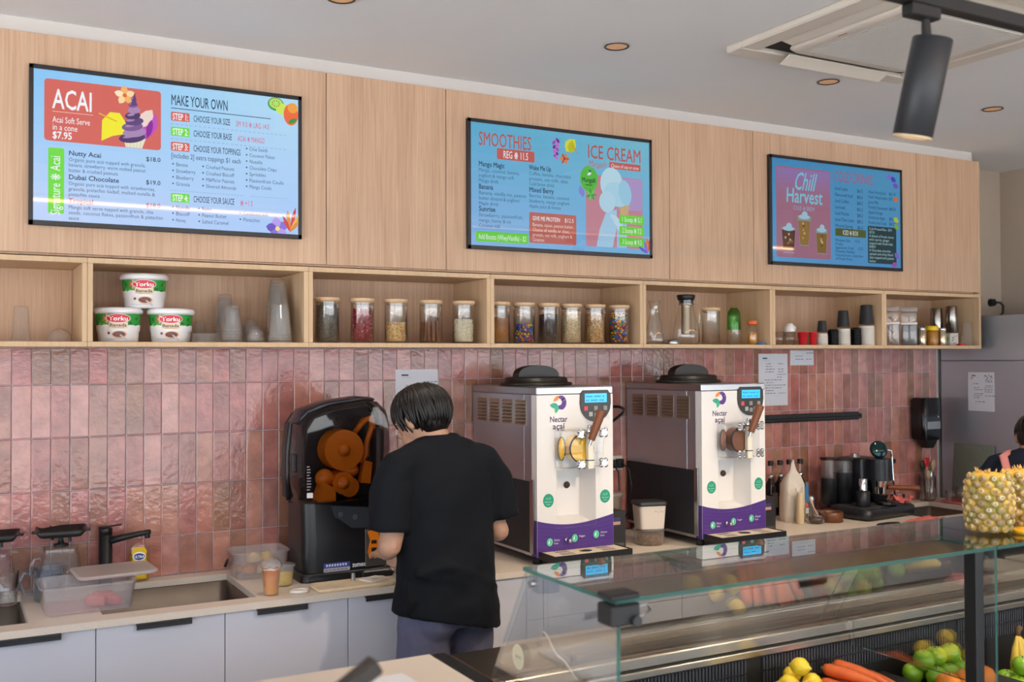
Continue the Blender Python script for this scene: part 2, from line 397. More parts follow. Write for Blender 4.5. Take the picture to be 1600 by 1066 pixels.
# ------------------------------------------------------------------ overhead cabinet and open shelf units
WY = -.355
oc = thing('overhead_cabinet', 'long oak overhead cupboard above the open shelves, carrying three menu screens', 'cabinet', (0, 0, 2.126))
MB().box(-1.25, 5.225, -.335, -.012, 0, .768).build('carcass', WOOD, oc)
MB().box(5.246, 5.264, -.355, -.012, -.001, .77, .001).build('end_panel', EDGE, oc)
seams = [-1.22, -.70, 1.310, 1.833, 3.007, 3.531, 4.727, 5.246]
for a, b_ in zip(seams, seams[1:]):
    xm = (a+b_)/2; hw = (b_-a)/2-.0015
    MB().box(-hw, hw, -.018, 0, .006, .77, .0008).build('door', WOOD, oc, (xm, -.337, 0))
unit_lab = ['open oak shelf cubby at far left holding an upturned clear tumbler', 'open oak shelf cubby with three chocolate spread tubs and clear cups',
            'open oak shelf cubby holding five topping jars, with the dark seed jar at its left', 'open oak shelf cubby holding six topping jars, under the middle screen', 'open oak shelf cubby with glass carafes and a green bottle',
            'open oak shelf cubby with red cups and black cup stacks', 'open oak shelf cubby at the right end with clear canisters and honey jar']
SHZ = 1.805
for i in range(7):
    x0 = .432+.8055*(i-1) if i else -.37
    su = thing('shelf_unit', unit_lab[i], 'shelf', (x0, 0, SHZ), group='open shelf cubbies under the overhead cabinet')
    W = .8055 if i else .802; t = .018
    MB().box(.0005, W-.0005, WY, -.012, 0, t, .0008).build('bottom_board', EDGE, su)
    MB().box(.0005, W-.0005, WY, -.012, .297, .316, .0008).build('top_board', EDGE, su)
    MB().box(.0005, t, WY, -.012, t+.0005, .2965, .0008).build('side_board', EDGE, su)
    MB().box(W-t, W-.0005, WY, -.012, t+.0005, .2965, .0008).build('side_board', EDGE, su)
    MB().box(t+.001, W-t-.001, -.026, -.013, t+.001, .296).build('back_board', WOOD, su)
SB = SHZ+.0186

# ------------------------------------------------------------------ back counter
CZ = .90
def slab_holes(x0, x1, y0, y1, z0, z1, holes):
    """worktop with rectangular cut-outs"""
    b = MB(); xs = x0
    for hx0, hx1, hy0, hy1 in holes:
        b.box(xs, hx0, y0, y1, z0, z1); b.box(hx0, hx1, y0, hy0, z0, z1); b.box(hx0, hx1, hy1, y1, z0, z1); xs = hx1
    return b.box(xs, x1, y0, y1, z0, z1)
SINKS = [(-.30, .235, -.545, -.095), (.46, .982, -.55, -.092), (4.58, 5.10, -.52, -.11)]
wt = slab_holes(-1.6, 5.322, -.635, -.0098, .876, CZ, SINKS).build('worktop', STONE)
tag(wt, 'long cream stone worktop running along the pink tiled wall', 'worktop')
sink_lab = ['stainless steel sink at the far left edge, mostly out of frame', 'undermount stainless sink beside the watermelon container and black tap', 'small stainless sink at the right end beside the pink cloths']
for (a, b_, c, d), lb in zip(SINKS, sink_lab):
    s = thing('sink', lb, 'sink', ((a+b_)/2, (c+d)/2, .68)); hx, hy = (b_-a)/2, (d-c)/2; r = MB(); g = .0015
    # basin: open box with rounded corners, wall thickness
    def ring(k, z, n=6, rad=.05):
        pts = []
        for cx, cy_, a0 in ((hx-g-k-rad, hy-g-k-rad, 0), (-hx+g+k+rad, hy-g-k-rad, 90), (-hx+g+k+rad, -hy+g+k+rad, 180), (hx-g-k-rad, -hy+g+k+rad, 270)):
            for q in range(n+1): t = math.radians(a0+90*q/n); pts.append((cx+rad*math.cos(t), cy_+rad*math.sin(t), z))
        return pts
    R = [ring(-.012, .194, rad=.01), ring(0.0, .194, rad=.03), ring(.002, .03), ring(.025, .004), ring(.12, 0)]
    n = len(R[0]); vs = sum(R, []); fs = [[q*n+i, q*n+(i+1) % n, (q+1)*n+(i+1) % n, (q+1)*n+i] for q in range(len(R)-1) for i in range(n)]+[[4*n+i for i in range(n)]]
    r.add(vs, fs, smooth=True).build('basin', STEELD, s)
    MB().lathe([(0, .004), (.028, .004), (.034, .001), (.04, .001)], 20).build('drain', CHROME, s)
# base cabinets: doors at the left, drawers at the right
def base_unit(x0, x1, kind, label, pull=None, group='white base cabinets under the back counter'):
    t = thing('base_cabinet', label, 'cabinet', (x0, 0, 0), group=group); W = x1-x0
    MB().box(.001, W-.001, -.600, -.015, .10, .66).box(.001, W-.001, -.600, -.575, .66, .874).build('carcass', LAMI, t)
    MB().box(.001, W-.001, -.54, -.52, .0, .099).build('plinth', DARK, t)
    if kind == 'door':
        d = MB().box(.0015, W-.0015, -.6195, -.601, .102, .872, .001).build('door', LAMI, t)
        if pull: MB().box(pull[0]-x0, pull[1]-x0, -.636, -.6195, .866, .8745, .001).box(pull[0]-x0, pull[1]-x0, -.636, -.634, .854, .866).build('edge_pull', DARK, d)
    else:
        for z0, z1 in ((.693, .872), (.40, .690), (.102, .397)):
            d = MB().box(.0015, W-.0015, -.6195, -.601, z0, z1, .001).build('drawer', LAMI, t)
            if z0 < .69 and pull: MB().box(pull[0]-x0, pull[1]-x0, -.632, -.6195, z1-.006, z1+.0015, .001).box(pull[0]-x0, pull[1]-x0, -.632, -.630, z1-.022, z1-.006).build('edge_pull', STEEL, d)
base_unit(-.82, -.02, 'door', 'white base cabinet just beyond the left edge of the picture')
base_unit(-1.6, -.82, 'door', 'white base cabinet at the far left end, out of frame')
base_unit(-.02, .432, 'door', 'white base cabinet under the left edge sink, edge pull at its right', (.02, .326))
base_unit(.432, .853, 'door', 'white base cabinet under the watermelon container and sink', (.557, .738))
base_unit(.853, 1.304, 'door', 'white base cabinet below the cup of orange juice', (.963, 1.146))
base_unit(1.304, 1.70, 'door', 'white base cabinet beside the standing man in black, at his left', (1.368, 1.55))
base_unit(1.70, 2.065, 'door', 'white base cabinet just right of the standing man in black')
base_unit(2.065, 2.858, 'drawer', 'white drawer unit under the left dispensing machine, seen through the glass', (2.34, 2.52))
base_unit(2.858, 3.27, 'drawer', 'narrow white drawer unit between the two dispensing machines')
base_unit(3.27, 4.06, 'drawer', 'white drawer unit under the right dispensing machine', (3.55, 3.73))
base_unit(4.06, 4.85, 'door', 'white base cabinet below the espresso machine')
base_unit(4.85, 5.32, 'door', 'white base cabinet under the right end sink')
# ------------------------------------------------------------------ three menu screens
def screen_mat(name, strength, attr=True, col=None):
    m = bpy.data.materials.new(name); m.use_nodes = True; N = m.node_tree.nodes; L = m.node_tree.links; b = N['Principled BSDF']
    b.inputs['Base Color'].default_value = (.01, .01, .012, 1); b.inputs['Roughness'].default_value = .03; b.inputs['Specular IOR Level'].default_value = .45
    a = N.new('ShaderNodeVertexColor'); a.layer_name = 'Col'; L.new(a.outputs[0], b.inputs['Emission Color']); b.inputs['Emission Strength'].default_value = strength
    return m
RED, GRN, NAVY, WHT = '#d5655a', '#6fdc3c', '#2f3a57', '#f4f6fb'
TW, TH = .963, .557
class Scr(Print):
    W_, H_ = .935, .527
    def __init__(s): super().__init__(); s.clip = (s.W_/2, s.H_/2)
    def U(s, a): return (a-.5)*s.W_
    def V(s, t): return (.5-t)*s.H_
    def T(s, txt, a, t, h, col, align='l', width=None, **k):
        s.text(txt, s.U(a), s.V(t)-h*s.H_*.36, h*s.H_, col, align, width=(width*s.W_ if width else None), **k)
    def R(s, a0, t0, a1, t1, col, r=.0): (s.rrect(s.U(a0), s.V(t1), s.U(a1), s.V(t0), r, col) if r else s.rect(s.U(a0), s.V(t1), s.U(a1), s.V(t0), col))
    def D(s, a0, a1, t, col='#7f9fb8', n=26):
        for i in range(n):
            q = a0+(a1-a0)*i/n; s.R(q, t-.0015, q+(a1-a0)/n*.55, t+.0015, col)
    def flower(s, a, t, L, wd, n, col, ctr=None, ph=0):
        for i in range(n): s.petal(s.U(a), s.V(t), L, wd, ph+2*PI*i/n, col if isinstance(col, str) else col[i % len(col)])
        if ctr: s.ell(s.U(a), s.V(t), L*.2, L*.2, ctr)
    def bg(s, cols):
        """screen background, corner colours blended over a grid"""
        n = 10; k = 8
        def mixc(a, b, f): return tuple(x+(y-x)*f for x, y in zip(a, b))
        h = [tuple(int(c[i:i+2], 16)/255 for i in (1, 3, 5)) for c in cols]
        for i in range(n):
            for j in range(k):
                c = mixc(mixc(h[0], h[1], (i+.5)/n), mixc(h[2], h[3], (i+.5)/n), (j+.5)/k)
                a0, a1, t0_, t1 = i/n, (i+1)/n, j/k, (j+1)/k
                s.add([(s.U(a0), -.0001, s.V(t1)), (s.U(a1), -.0001, s.V(t1)), (s.U(a1), -.0001, s.V(t0_)), (s.U(a0), -.0001, s.V(t0_))], [[0, 1, 2, 3]], 0, c)
def scoop_swirl(s, a, t0, t1, wid, cols):
    """soft-serve swirl drawn as stacked tapering folds"""
    n = 8
    for i in range(n-1, -1, -1):
        f = i/(n-1); y = s.V(t0+(t1-t0)*(.16+.84*f)); w = wid*(.20+.80*f**.85)
        s.ell(s.U(a)+w*.05*(-1)**i, y, w/2, wid*(.10+.10*f), cols[i % len(cols)], .2)
        s.ell(s.U(a)-w*.16, y+wid*.03, w*.24, wid*.05, cols[2], .25)
    s.poly([(s.U(a)-wid*.12, s.V(t0+.11*(t1-t0)/.35)), (s.U(a)+wid*.12, s.V(t0+.1*(t1-t0)/.35)), (s.U(a)+wid*.05, s.V(t0))], cols[0])
def tv(loc, label, art, strength):
    t = thing('menu_screen', label, 'screen', loc, group='menu screens on the overhead cabinet')
    MB().box(-TW/2, TW/2, 0, .018, -TH/2, TH/2, .002).build('housing', BLACK, t)
    b = MB()
    for x0, x1, z0, z1 in ((-TW/2, TW/2, .5*TH-.0155, TH/2), (-TW/2, TW/2, -TH/2, -.5*TH+.0165), (-TW/2, -.5*TW+.014, -TH/2, TH/2), (.5*TW-.014, TW/2, -TH/2, TH/2)):
        b.box(x0, x1, -.004, .001, z0, z1, .0008)
    b.build('bezel', M('black_bezel', '#1d1d20', .35), t)
    d = art.build('display', screen_mat('lit_screen_%s' % art.tagname, strength), t, (0, -.0002, .0015))
    return t
TVS = 1.0
# --- screen 1
s = Scr(); s.tagname = 'acai'; s.bg(['#86c6f6', '#b4dcf4', '#c3d6fa', '#a6c8f8'])
s.R(.036, .06, .452, .47, RED, .012)
s.T('ACAI', .064, .185, .185, WHT, width=.135, bold=.012); s.R(.064, .272, .205, .2755, '#f2c9c2')
s.T('Acai Soft Serve', .064, .325, .058, WHT, width=.13); s.T('in a cone', .064, .375, .058, WHT, width=.085); s.T('$7.95', .064, .428, .066, WHT, width=.065, bold=.02)
s.flower(.318, .115, .036, .024, 5, ['#f7d9a0', '#f6b36a', '#fae6c0'], '#e8642e', .4)
s.poly([(s.U(.235), s.V(.44)), (s.U(.237), s.V(.3)), (s.U(.265), s.V(.24)), (s.U(.30), s.V(.24)), (s.U(.322), s.V(.3)), (s.U(.318), s.V(.38)), (s.U(.275), s.V(.40))], '#f4ea28')
s.line(s.U(.225), s.V(.255), s.U(.29), s.V(.30), .005, '#e6b41e')
s.petal(s.U(.385), s.V(.41), .11, .05, 1.15, '#c24fc0'); s.petal(s.U(.37), s.V(.33), .085, .045, 1.0, '#f0d6cc'); s.petal(s.U(.40), s.V(.40), .075, .022, 1.35, '#8c1f9a')
s.poly([(s.U(.312), s.V(.40)), (s.U(.395), s.V(.40)), (s.U(.382), s.V(.468)), (s.U(.322), s.V(.468))], '#e6e2c8')
for i in range(5): s.line(s.U(.322+.014*i), s.V(.405), s.U(.327+.0115*i), s.V(.467), .0014, '#c9c39c')
scoop_swirl(s, .35, .085, .40, .092, ['#5d3f78', '#7a5792', '#a887b4', '#4b3166'])
s.R(.05, .515, .105, .95, GRN, .006); s.T('Signature ❋ Acai', .0775+.0135, .735, .085, WHT, 'c', rot=PI/2, width=.22)
for nm, pr, t, col, ls in (('Nutty Acai', '$18.0', .54, NAVY, ('Organic pure acai topped with granola,', 'banana, strawberry, warm melted peanut', 'butter & crushed peanuts')),
                      ('Dubai Chocolate', '$19.0', .70, NAVY, ('Organic pure acai topped with strawberries,', 'granola, pistachio kadaif, melted nutella &', 'pistachio sauce')),
                      ('Tropical', '$18.0', .858, '#c8506a', ('Mango soft serve topped with granola, chia', 'seeds, coconut flakes, passionfruit & pistachio', 'sauce'))):
    s.T(nm, .12, t, .046, col, bold=.018); s.T(pr, .45, t-.004, .043, col, 'r', bold=.015)
    for i, l in enumerate(ls): s.T(l, .12, t+.043+.036*i, .035, '#4c5a76', width=.0072*len(l))
s.T('MAKE YOUR OWN', .489, .105, .105, '#22304a', width=.218, bold=.008); s.R(.489, .163, .885, .168, '#22304a')
for st, t, c, tx, w_, rd, rw in (('STEP 1:', .222, RED, 'CHOOSE YOUR SIZE', .143, 'SM 9.0 ❋ LRG 14.0', .135), ('STEP 2:', .327, GRN, 'CHOOSE YOUR BASE', .15, 'ACAI ❋ MANGO', .11), ('STEP 3:', .432, RED, 'CHOOSE YOUR TOPPINGS', .185, '', 0), ('STEP 4:', .79, GRN, 'CHOOSE YOUR SAUCE', .16, '❋ +1.5', .05)):
    s.R(.489, t-.031, .56, t+.031, c, .004); s.T(st, .525, t, .062, WHT, 'c', width=.058, bold=.02)
    s.T(tx, .575, t, .064, '#26344f', width=w_, bold=.006)
    if rd: s.T(rd, .575+w_+.024, t+.004, .056, '#d6506a', width=rw)
for a, b_, t in ((.489, .955, .277), (.489, .955, .38), (.489, .78, .742), (.8, .955, .742)): s.D(a, b_, t)
s.T('[includes 2] extra toppings $1 each', .489, .496, .05, '#33415e', width=.27)
for a, t, ls in ((.497, .556, ('Banana', 'Strawberry', 'Blueberry', 'Granola')), (.612, .556, ('Crushed Peanuts', 'Crushed Biscoff', 'M&Ms/or Peanuts', 'Slivered Almonds')),
                 (.785, .40, ('Chia Seeds', 'Coconut Flakes', 'Nutella', 'Chocolate Chips', 'Sprinkles', 'Passionfruit Coulis', 'Mango Coulis')),
                 (.497, .855, ('Nutella', 'Biscoff', 'Honey')), (.597, .855, ('Bueno', 'Peanut Butter', 'Salted Caramel')), (.76, .868, ('Condensed milk', 'Pistachio'))):
    for i, l in enumerate(ls):
        s.ell(s.U(a), s.V(t+i*.0455), .003, .003, '#3c4a68'); s.T(l, a+.011, t+i*.0455, .037, '#4c5a76', width=.0074*len(l))
u, v = s.U(.885), s.V(.0)
s.ell(s.U(.905), s.V(.055), .032, .026, '#3fa24a'); s.ell(s.U(.905), s.V(.05), .026, .02, '#b9e06a'); s.ell(s.U(.932), s.V(.085), .026, .022, '#c9e85a')
for i in range(9): s.ell(s.U(.905)+.014*math.cos(i*.7), s.V(.05)+.011*math.sin(i*.7), .0028, .0016, '#1c4a20', i*.7)
s.ell(s.U(.968), s.V(.12), .029, .042, '#ee6a3a'); s.ell(s.U(.975), s.V(.07), .02, .02, '#f0a040'); s.petal(s.U(.955), s.V(.185), .042, .018, .5, '#3f8f3a')
s.flower(.912, .965, .045, .035, 5, ['#8a6fd8', '#b59af0', '#6a4fc0'], '#f2e27a', .5)
for a_, L, c in ((1.35, .10, '#c8385a'), (1.7, .085, '#e8863a'), (1.1, .075, '#f0b84a'), (2.0, .07, '#d0463a'), (.9, .06, '#d88a3a')): s.petal(s.U(.965), s.V(.985), L, .014, a_, c)
tv((.722, -.374, 2.504), 'left menu screen headed ACAI and MAKE YOUR OWN', s, TVS)
# --- screen 2
s = Scr(); s.tagname = 'smoothies'; s.bg(['#5cb4dc', '#7cc4dc', '#93bef4', '#6fb4e4'])
PR = '#c4574f'
s.T('SMOOTHIES', .04, .128, .16, PR, width=.275, bold=.006)
s.R(.135, .195, .335, .285, '#c9605a', .006); s.T('REG ❋ 11.5', .235, .24, .085, WHT, 'c', width=.13, bold=.01)
for a, t, nm, ls in ((.04, .335, 'Mango Magic', ('Mango, coconut, banana,', 'yoghurt & mango soft', 'Mango drink')), (.04, .52, 'Banana', ('Banana, vanilla ice, peanut', 'butter almond & yoghurt', 'Maple drink')), (.04, .70, 'Sunrise', ('Strawberry, passionfruit,', 'mango, honey & ice', 'Coconut milk')),
                     (.305, .325, 'Wake Me Up', ('Coffee, banana, chocolate', 'protein, oat milk, date', 'Cold brew drink')), (.305, .51, 'Mixed Berry', ('Berries, banana, coconut', 'blueberry, mango yoghurt', 'Apple juice & honey'))):
    s.T(nm, a, t, .058, '#24405c', bold=.018, width=.012*len(nm))
    for i, l in enumerate(ls): s.T(l, a, t+.05+.043*i, .043, '#3f6a88', width=.0092*len(l))
s.R(.305, .70, .565, .955, '#c46a60', .007); s.T('GIVE ME PROTEIN', .322, .748, .05, WHT, width=.15, bold=.012); s.T('$12.5', .55, .748, .048, WHT, 'r', width=.05)
for i, l in enumerate(('Banana, cacao, peanut butter,', 'Choice of vanilla or choc,', 'protein, oat milk, yoghurt &', 'Cinnamon')): s.T(l, .322, .80+.042*i, .042, '#f0dcd8', width=.0078*len(l))
s.R(.025, .885, .30, .968, GRN, .005); s.T('Add Boosts (Whey/Vanilla) - $2', .163, .926, .062, WHT, 'c', width=.25)
for i in range(9): s.petal(s.U(.452), s.V(.055+.02*i), .03-.0018*i, .016, -1.57+.7*(-1)**i, ['#8a2fa0', '#b04cc0', '#d070d0'][i % 3])
s.petal(s.U(.56), s.V(.05), .075, .06, -2.25, '#e2e04a'); s.petal(s.U(.545), s.V(.06), .06, .04, -1.75, '#c4c82c'); s.line(s.U(.575), s.V(.17), s.U(.54), s.V(.1), .003, '#d8862c')
s.flower(.50, .225, .026, .014, 6, ['#c8603a', '#e08a4a'], '#8a3424')
s.T('ICE CREAM', .63, .135, .165, PR, width=.31, bold=.006); s.T('Mangalli', .632, .24, .075, '#c8685c', width=.10, shear=.3)
s.R(.757, .21, .945, .268, '#c9605a', .004); s.T('Choice of cup or cone', .851, .24, .045, WHT, 'c', width=.165)
s.R(.62, .335, .955, .955, '#c98898', .012); s.R(.80, .34, .953, .62, '#b49ace', .012)
# cone held in a hand
s.poly([(s.U(.815), s.V(.55)), (s.U(.885), s.V(.49)), (s.U(.86), s.V(.72)), (s.U(.83), s.V(.80))], '#d8b888')
for i in range(5): s.line(s.U(.82+.013*i), s.V(.55-.012*i), s.U(.832+.006*i), s.V(.78-.01*i), .0016, '#a88450')
s.ell(s.U(.77), s.V(.40), .062, .075, '#bfe2f2'); s.ell(s.U(.80), s.V(.49), .072, .055, '#aedcf0', -.3); s.ell(s.U(.745), s.V(.56), .045, .05, '#b8def0'); s.ell(s.U(.85), s.V(.47), .035, .06, '#9fd2ec', .2)
s.poly([(s.U(.735), s.V(.66)), (s.U(.80), s.V(.62)), (s.U(.80), s.V(.78)), (s.U(.775), s.V(.955)), (s.U(.68), s.V(.955)), (s.U(.70), s.V(.80))], '#a8d2ee'); s.poly([(s.U(.80), s.V(.72)), (s.U(.86), s.V(.70)), (s.U(.86), s.V(.955)), (s.U(.80), s.V(.955))], '#9cc8ea')
for i in range(3): s.ell(s.U(.79+.02*i), s.V(.70+.05*i), .03, .012, '#c2e2f4', -.5)
s.ell(s.U(.638), s.V(.375), .048, .058, '#58c040'); s.poly([(s.U(.60), s.V(.41)), (s.U(.676), s.V(.41)), (s.U(.648), s.V(.52))], '#58c040')
s.T('Mungalli', .638, .385, .055, '#123a2a', 'c', width=.075, bold=.02); s.petal(s.U(.628), s.V(.345), .026, .012, .5, '#e8f4fa'); s.petal(s.U(.652), s.V(.315), .016, .008, 2.6, '#23457a'); s.R(.618, .425, .658, .432, '#1c4a34')
s.petal(s.U(.585), s.V(.44), .055, .03, -1.2, '#8a8ae0'); s.flower(.65, .51, .03, .012, 7, ['#3fa84a', '#78cc5a'])
for i, (n_, p_) in enumerate((('1', '5.1'), ('2', '7.2'), ('3', '9.3'))): s.R(.815, .665+.098*i, .965, .74+.098*i, GRN, .003); s.T('%s Scoop ❋ %s' % (n_, p_), .89, .70+.098*i, .062, WHT, 'c', width=.115)
for a_, L, c in ((1.3, .10, '#c8385a'), (1.6, .08, '#e8863a'), (1.9, .06, '#8a6fd8'), (2.6, .06, '#6a5fd0')): s.petal(s.U(.985), s.V(.99), L, .016, a_, c)
tv((2.407, -.374, 2.503), 'middle menu screen headed SMOOTHIES and ICE CREAM', s, TVS*.82)
# --- screen 3
s = Scr(); s.tagname = 'drinks'; s.bg(['#3f93cc', '#4e9cc8', '#5ea8e0', '#4a94cc'])
s.R(.03, .075, .435, .955, '#a87088', .012)
for i in range(8): s.R(.036, .09+.05*i, .429, .145+.05*i, ['#9a7ab8', '#9d78b0', '#a076a6', '#a2749c', '#a47294', '#a6718e', '#a8708a', '#a86e86'][i])
CY = '#7fd0ea'
s.T('Chill', .155, .20, .25, CY, width=.15, shear=.28, bold=.008); s.T('Harvest', .10, .345, .20, CY, width=.265, shear=.06, bold=.012); s.T('COLD ❋ BREW', .235, .468, .06, '#9cb8dc', 'c', width=.16)
def cup(a, t0_, t1, w0, w1, liq, tl, foam='#a8cfe4'):
    s.poly([(s.U(a)-w0/2, s.V(t0_)), (s.U(a)+w0/2, s.V(t0_)), (s.U(a)+w1/2, s.V(t1)), (s.U(a)-w1/2, s.V(t1))], '#8f9a9c')
    f = (tl-t0_)/(t1-t0_); wl = w0+(w1-w0)*f
    s.poly([(s.U(a)-wl/2+.002, s.V(tl)), (s.U(a)+wl/2-.002, s.V(tl)), (s.U(a)+w1/2-.002, s.V(t1-.01)), (s.U(a)-w1/2+.002, s.V(t1-.01))], liq)
    for i in range(6): s.ell(s.U(a)+random.uniform(-.3, .3)*w1, s.V(tl+(t1-tl)*random.uniform(.1, .8)), .007, .006, random.choice(['#b89a58', '#c8b884', '#6e4428', '#8a6a3a']), random.random()*3)
    s.ell(s.U(a), s.V(t0_+.012), w0*.4, .012, foam); s.ell(s.U(a)+.004, s.V(t0_-.014), w0*.2, .016, foam)
cup(.118, .665, .88, .098, .078, '#5a2e20', .69); cup(.235, .54, .835, .098, .062, '#9a7438', .59); cup(.365, .655, .905, .084, .066, '#8a6a30', .70)
s.T('cold brew', .118, .905, .035, '#a8cfe4', 'c', width=.08)
s.T('COLD DRINKS', .465, .115, .15, '#b0607e', width=.305, bold=.004)
for i, (l, p) in enumerate((('Iced Latte', '$6.5'), ('Flavoured Iced', '$8.0'), ('Iced Coffee', '$8.2'), ('Lemonade', '$6.2'), ('Iced Matcha', '$8.2'), ('Iced Chai Latte', '$8.2'), ('Mineral Spring', '$6.5'))):
    s.T(l, .47, .235+.062*i, .05, '#1d3a60', width=.0098*len(l)); s.T(p, .69, .24+.062*i, .048, '#1d3a60', 'r')
for i, (l, p) in enumerate((('Aloe Vera Juice', '$6.10'), ('Fresh Watermelon', '$7.10'), ('Juice Mix', ''), ('Freshly Squeezed', '$8.50'), ('Apple/Orange', ''), ('Kombucha Apple', '$8.50'), ('Fresh Lime Soda', '$8.50'))):
    s.T(l, .735, .235+.052*i, .046, '#1d3a60', width=.0096*len(l)); s.T(p, .96, .235+.052*i, .044, '#1d3a60', 'r')
s.R(.47, .635, .712, .712, '#4e5c24', .003); s.T('ICED ❋ BOX', .59, .673, .066, WHT, 'c', width=.12)
for i, l in enumerate(('Medium Size     12.5', 'Fruity', 'Signature Cold     12.5', 'Pressed, Healthy', 'Choose from a selection', 'of fresh fruit')): s.T(l, .47, .752+.037*i, .04, '#1d3a60', width=.0094*len(l))
s.R(.728, .585, .962, .965, '#123c44', .006)
for i, l in enumerate(('Cold Pressed Box  $10', 'DETOX', 'A blend of fresh citrus', 'with carrot, ginger', 'topped with fresh kale', 'ENERGY', 'A Chocolate smoothie', 'spinach and whey blend', 'date topped with peanut', 'butter')): s.T(l, .738, .612+.0365*i, .036, '#b8d8dc', width=.0088*len(l))
for a, t, c in ((.93, .04, '#8a6fd8'), (.965, .10, '#4a3fc0'), (.985, .16, '#7a4fd0'), (.985, .30, '#c8784a'), (.99, .52, '#b8c83c'), (.985, .60, '#8ab03c'), (.985, .90, '#8a5fc8'), (.97, .96, '#a050b0')): s.petal(s.U(min(a, .985)), s.V(t), -.045, .03, random.uniform(-.7, .7), c)
tv((4.104, -.374, 2.507), 'right menu screen headed COLD DRINKS', s, TVS*.72)
# ------------------------------------------------------------------ things on the open shelves
def gran(name, cols, scale, rough=.6, bump=.6, stretch=(1, 1, 1)):
    """granular food: voronoi cells in the given colours with relief"""
    m = bpy.data.materials.new(name); m.use_nodes = True; N = m.node_tree.nodes; L = m.node_tree.links; b = N['Principled BSDF']; b.inputs['Roughness'].default_value = rough
    tc = N.new('ShaderNodeTexCoord'); mp = N.new('ShaderNodeMapping'); mp.inputs['Scale'].default_value = stretch; L.new(tc.outputs['Object'], mp.inputs[0])
    v = N.new('ShaderNodeTexVoronoi'); v.inputs['Scale'].default_value = scale; L.new(mp.outputs[0], v.inputs['Vector'])
    sp = N.new('ShaderNodeSeparateColor'); L.new(v.outputs['Color'], sp.inputs[0])
    r = N.new('ShaderNodeValToRGB'); r.color_ramp.interpolation = 'CONSTANT'; el = r.color_ramp.elements
    while len(el) < len(cols): el.new(.5)
    for i, c in enumerate(cols): el[i].position = i/len(cols); el[i].color = (*srgb(c), 1)
    L.new(sp.outputs[0], r.inputs[0]); L.new(r.outputs[0], b.inputs['Base Color'])
    bp = N.new('ShaderNodeBump'); bp.invert = True; bp.inputs['Strength'].default_value = bump; bp.inputs['Distance'].default_value = .004
    L.new(v.outputs['Distance'], bp.inputs['Height']); L.new(bp.outputs[0], b.inputs['Normal']); return m
CLEAR = GL('clear_glass', (.985, .99, .985), 2.6, 1.5, .02)
PLAST = GL('clear_plastic', (.99, .99, .99), 2.6, 1.45, .06, .12, (.98, .99, 1))
FROST = GL('frosted_plastic', (.97, .97, .98), 1.2, 1.42, .2, .24, (.97, .97, 1))
BEECH = M('pale_beech', '#d9b68f', .55, noise=(30, .08), stretch=(1, 6, 6))
def SX(X, z, y):
    """shelf measurements were taken in the plane y=-0.2; slide along the sight line to y"""
    k = (y+4.25)/4.05; return X*k, y, 1.755+(z-1.755)*k
def face(X, y): return -math.atan2(X, y+4.25)
jar0 = None
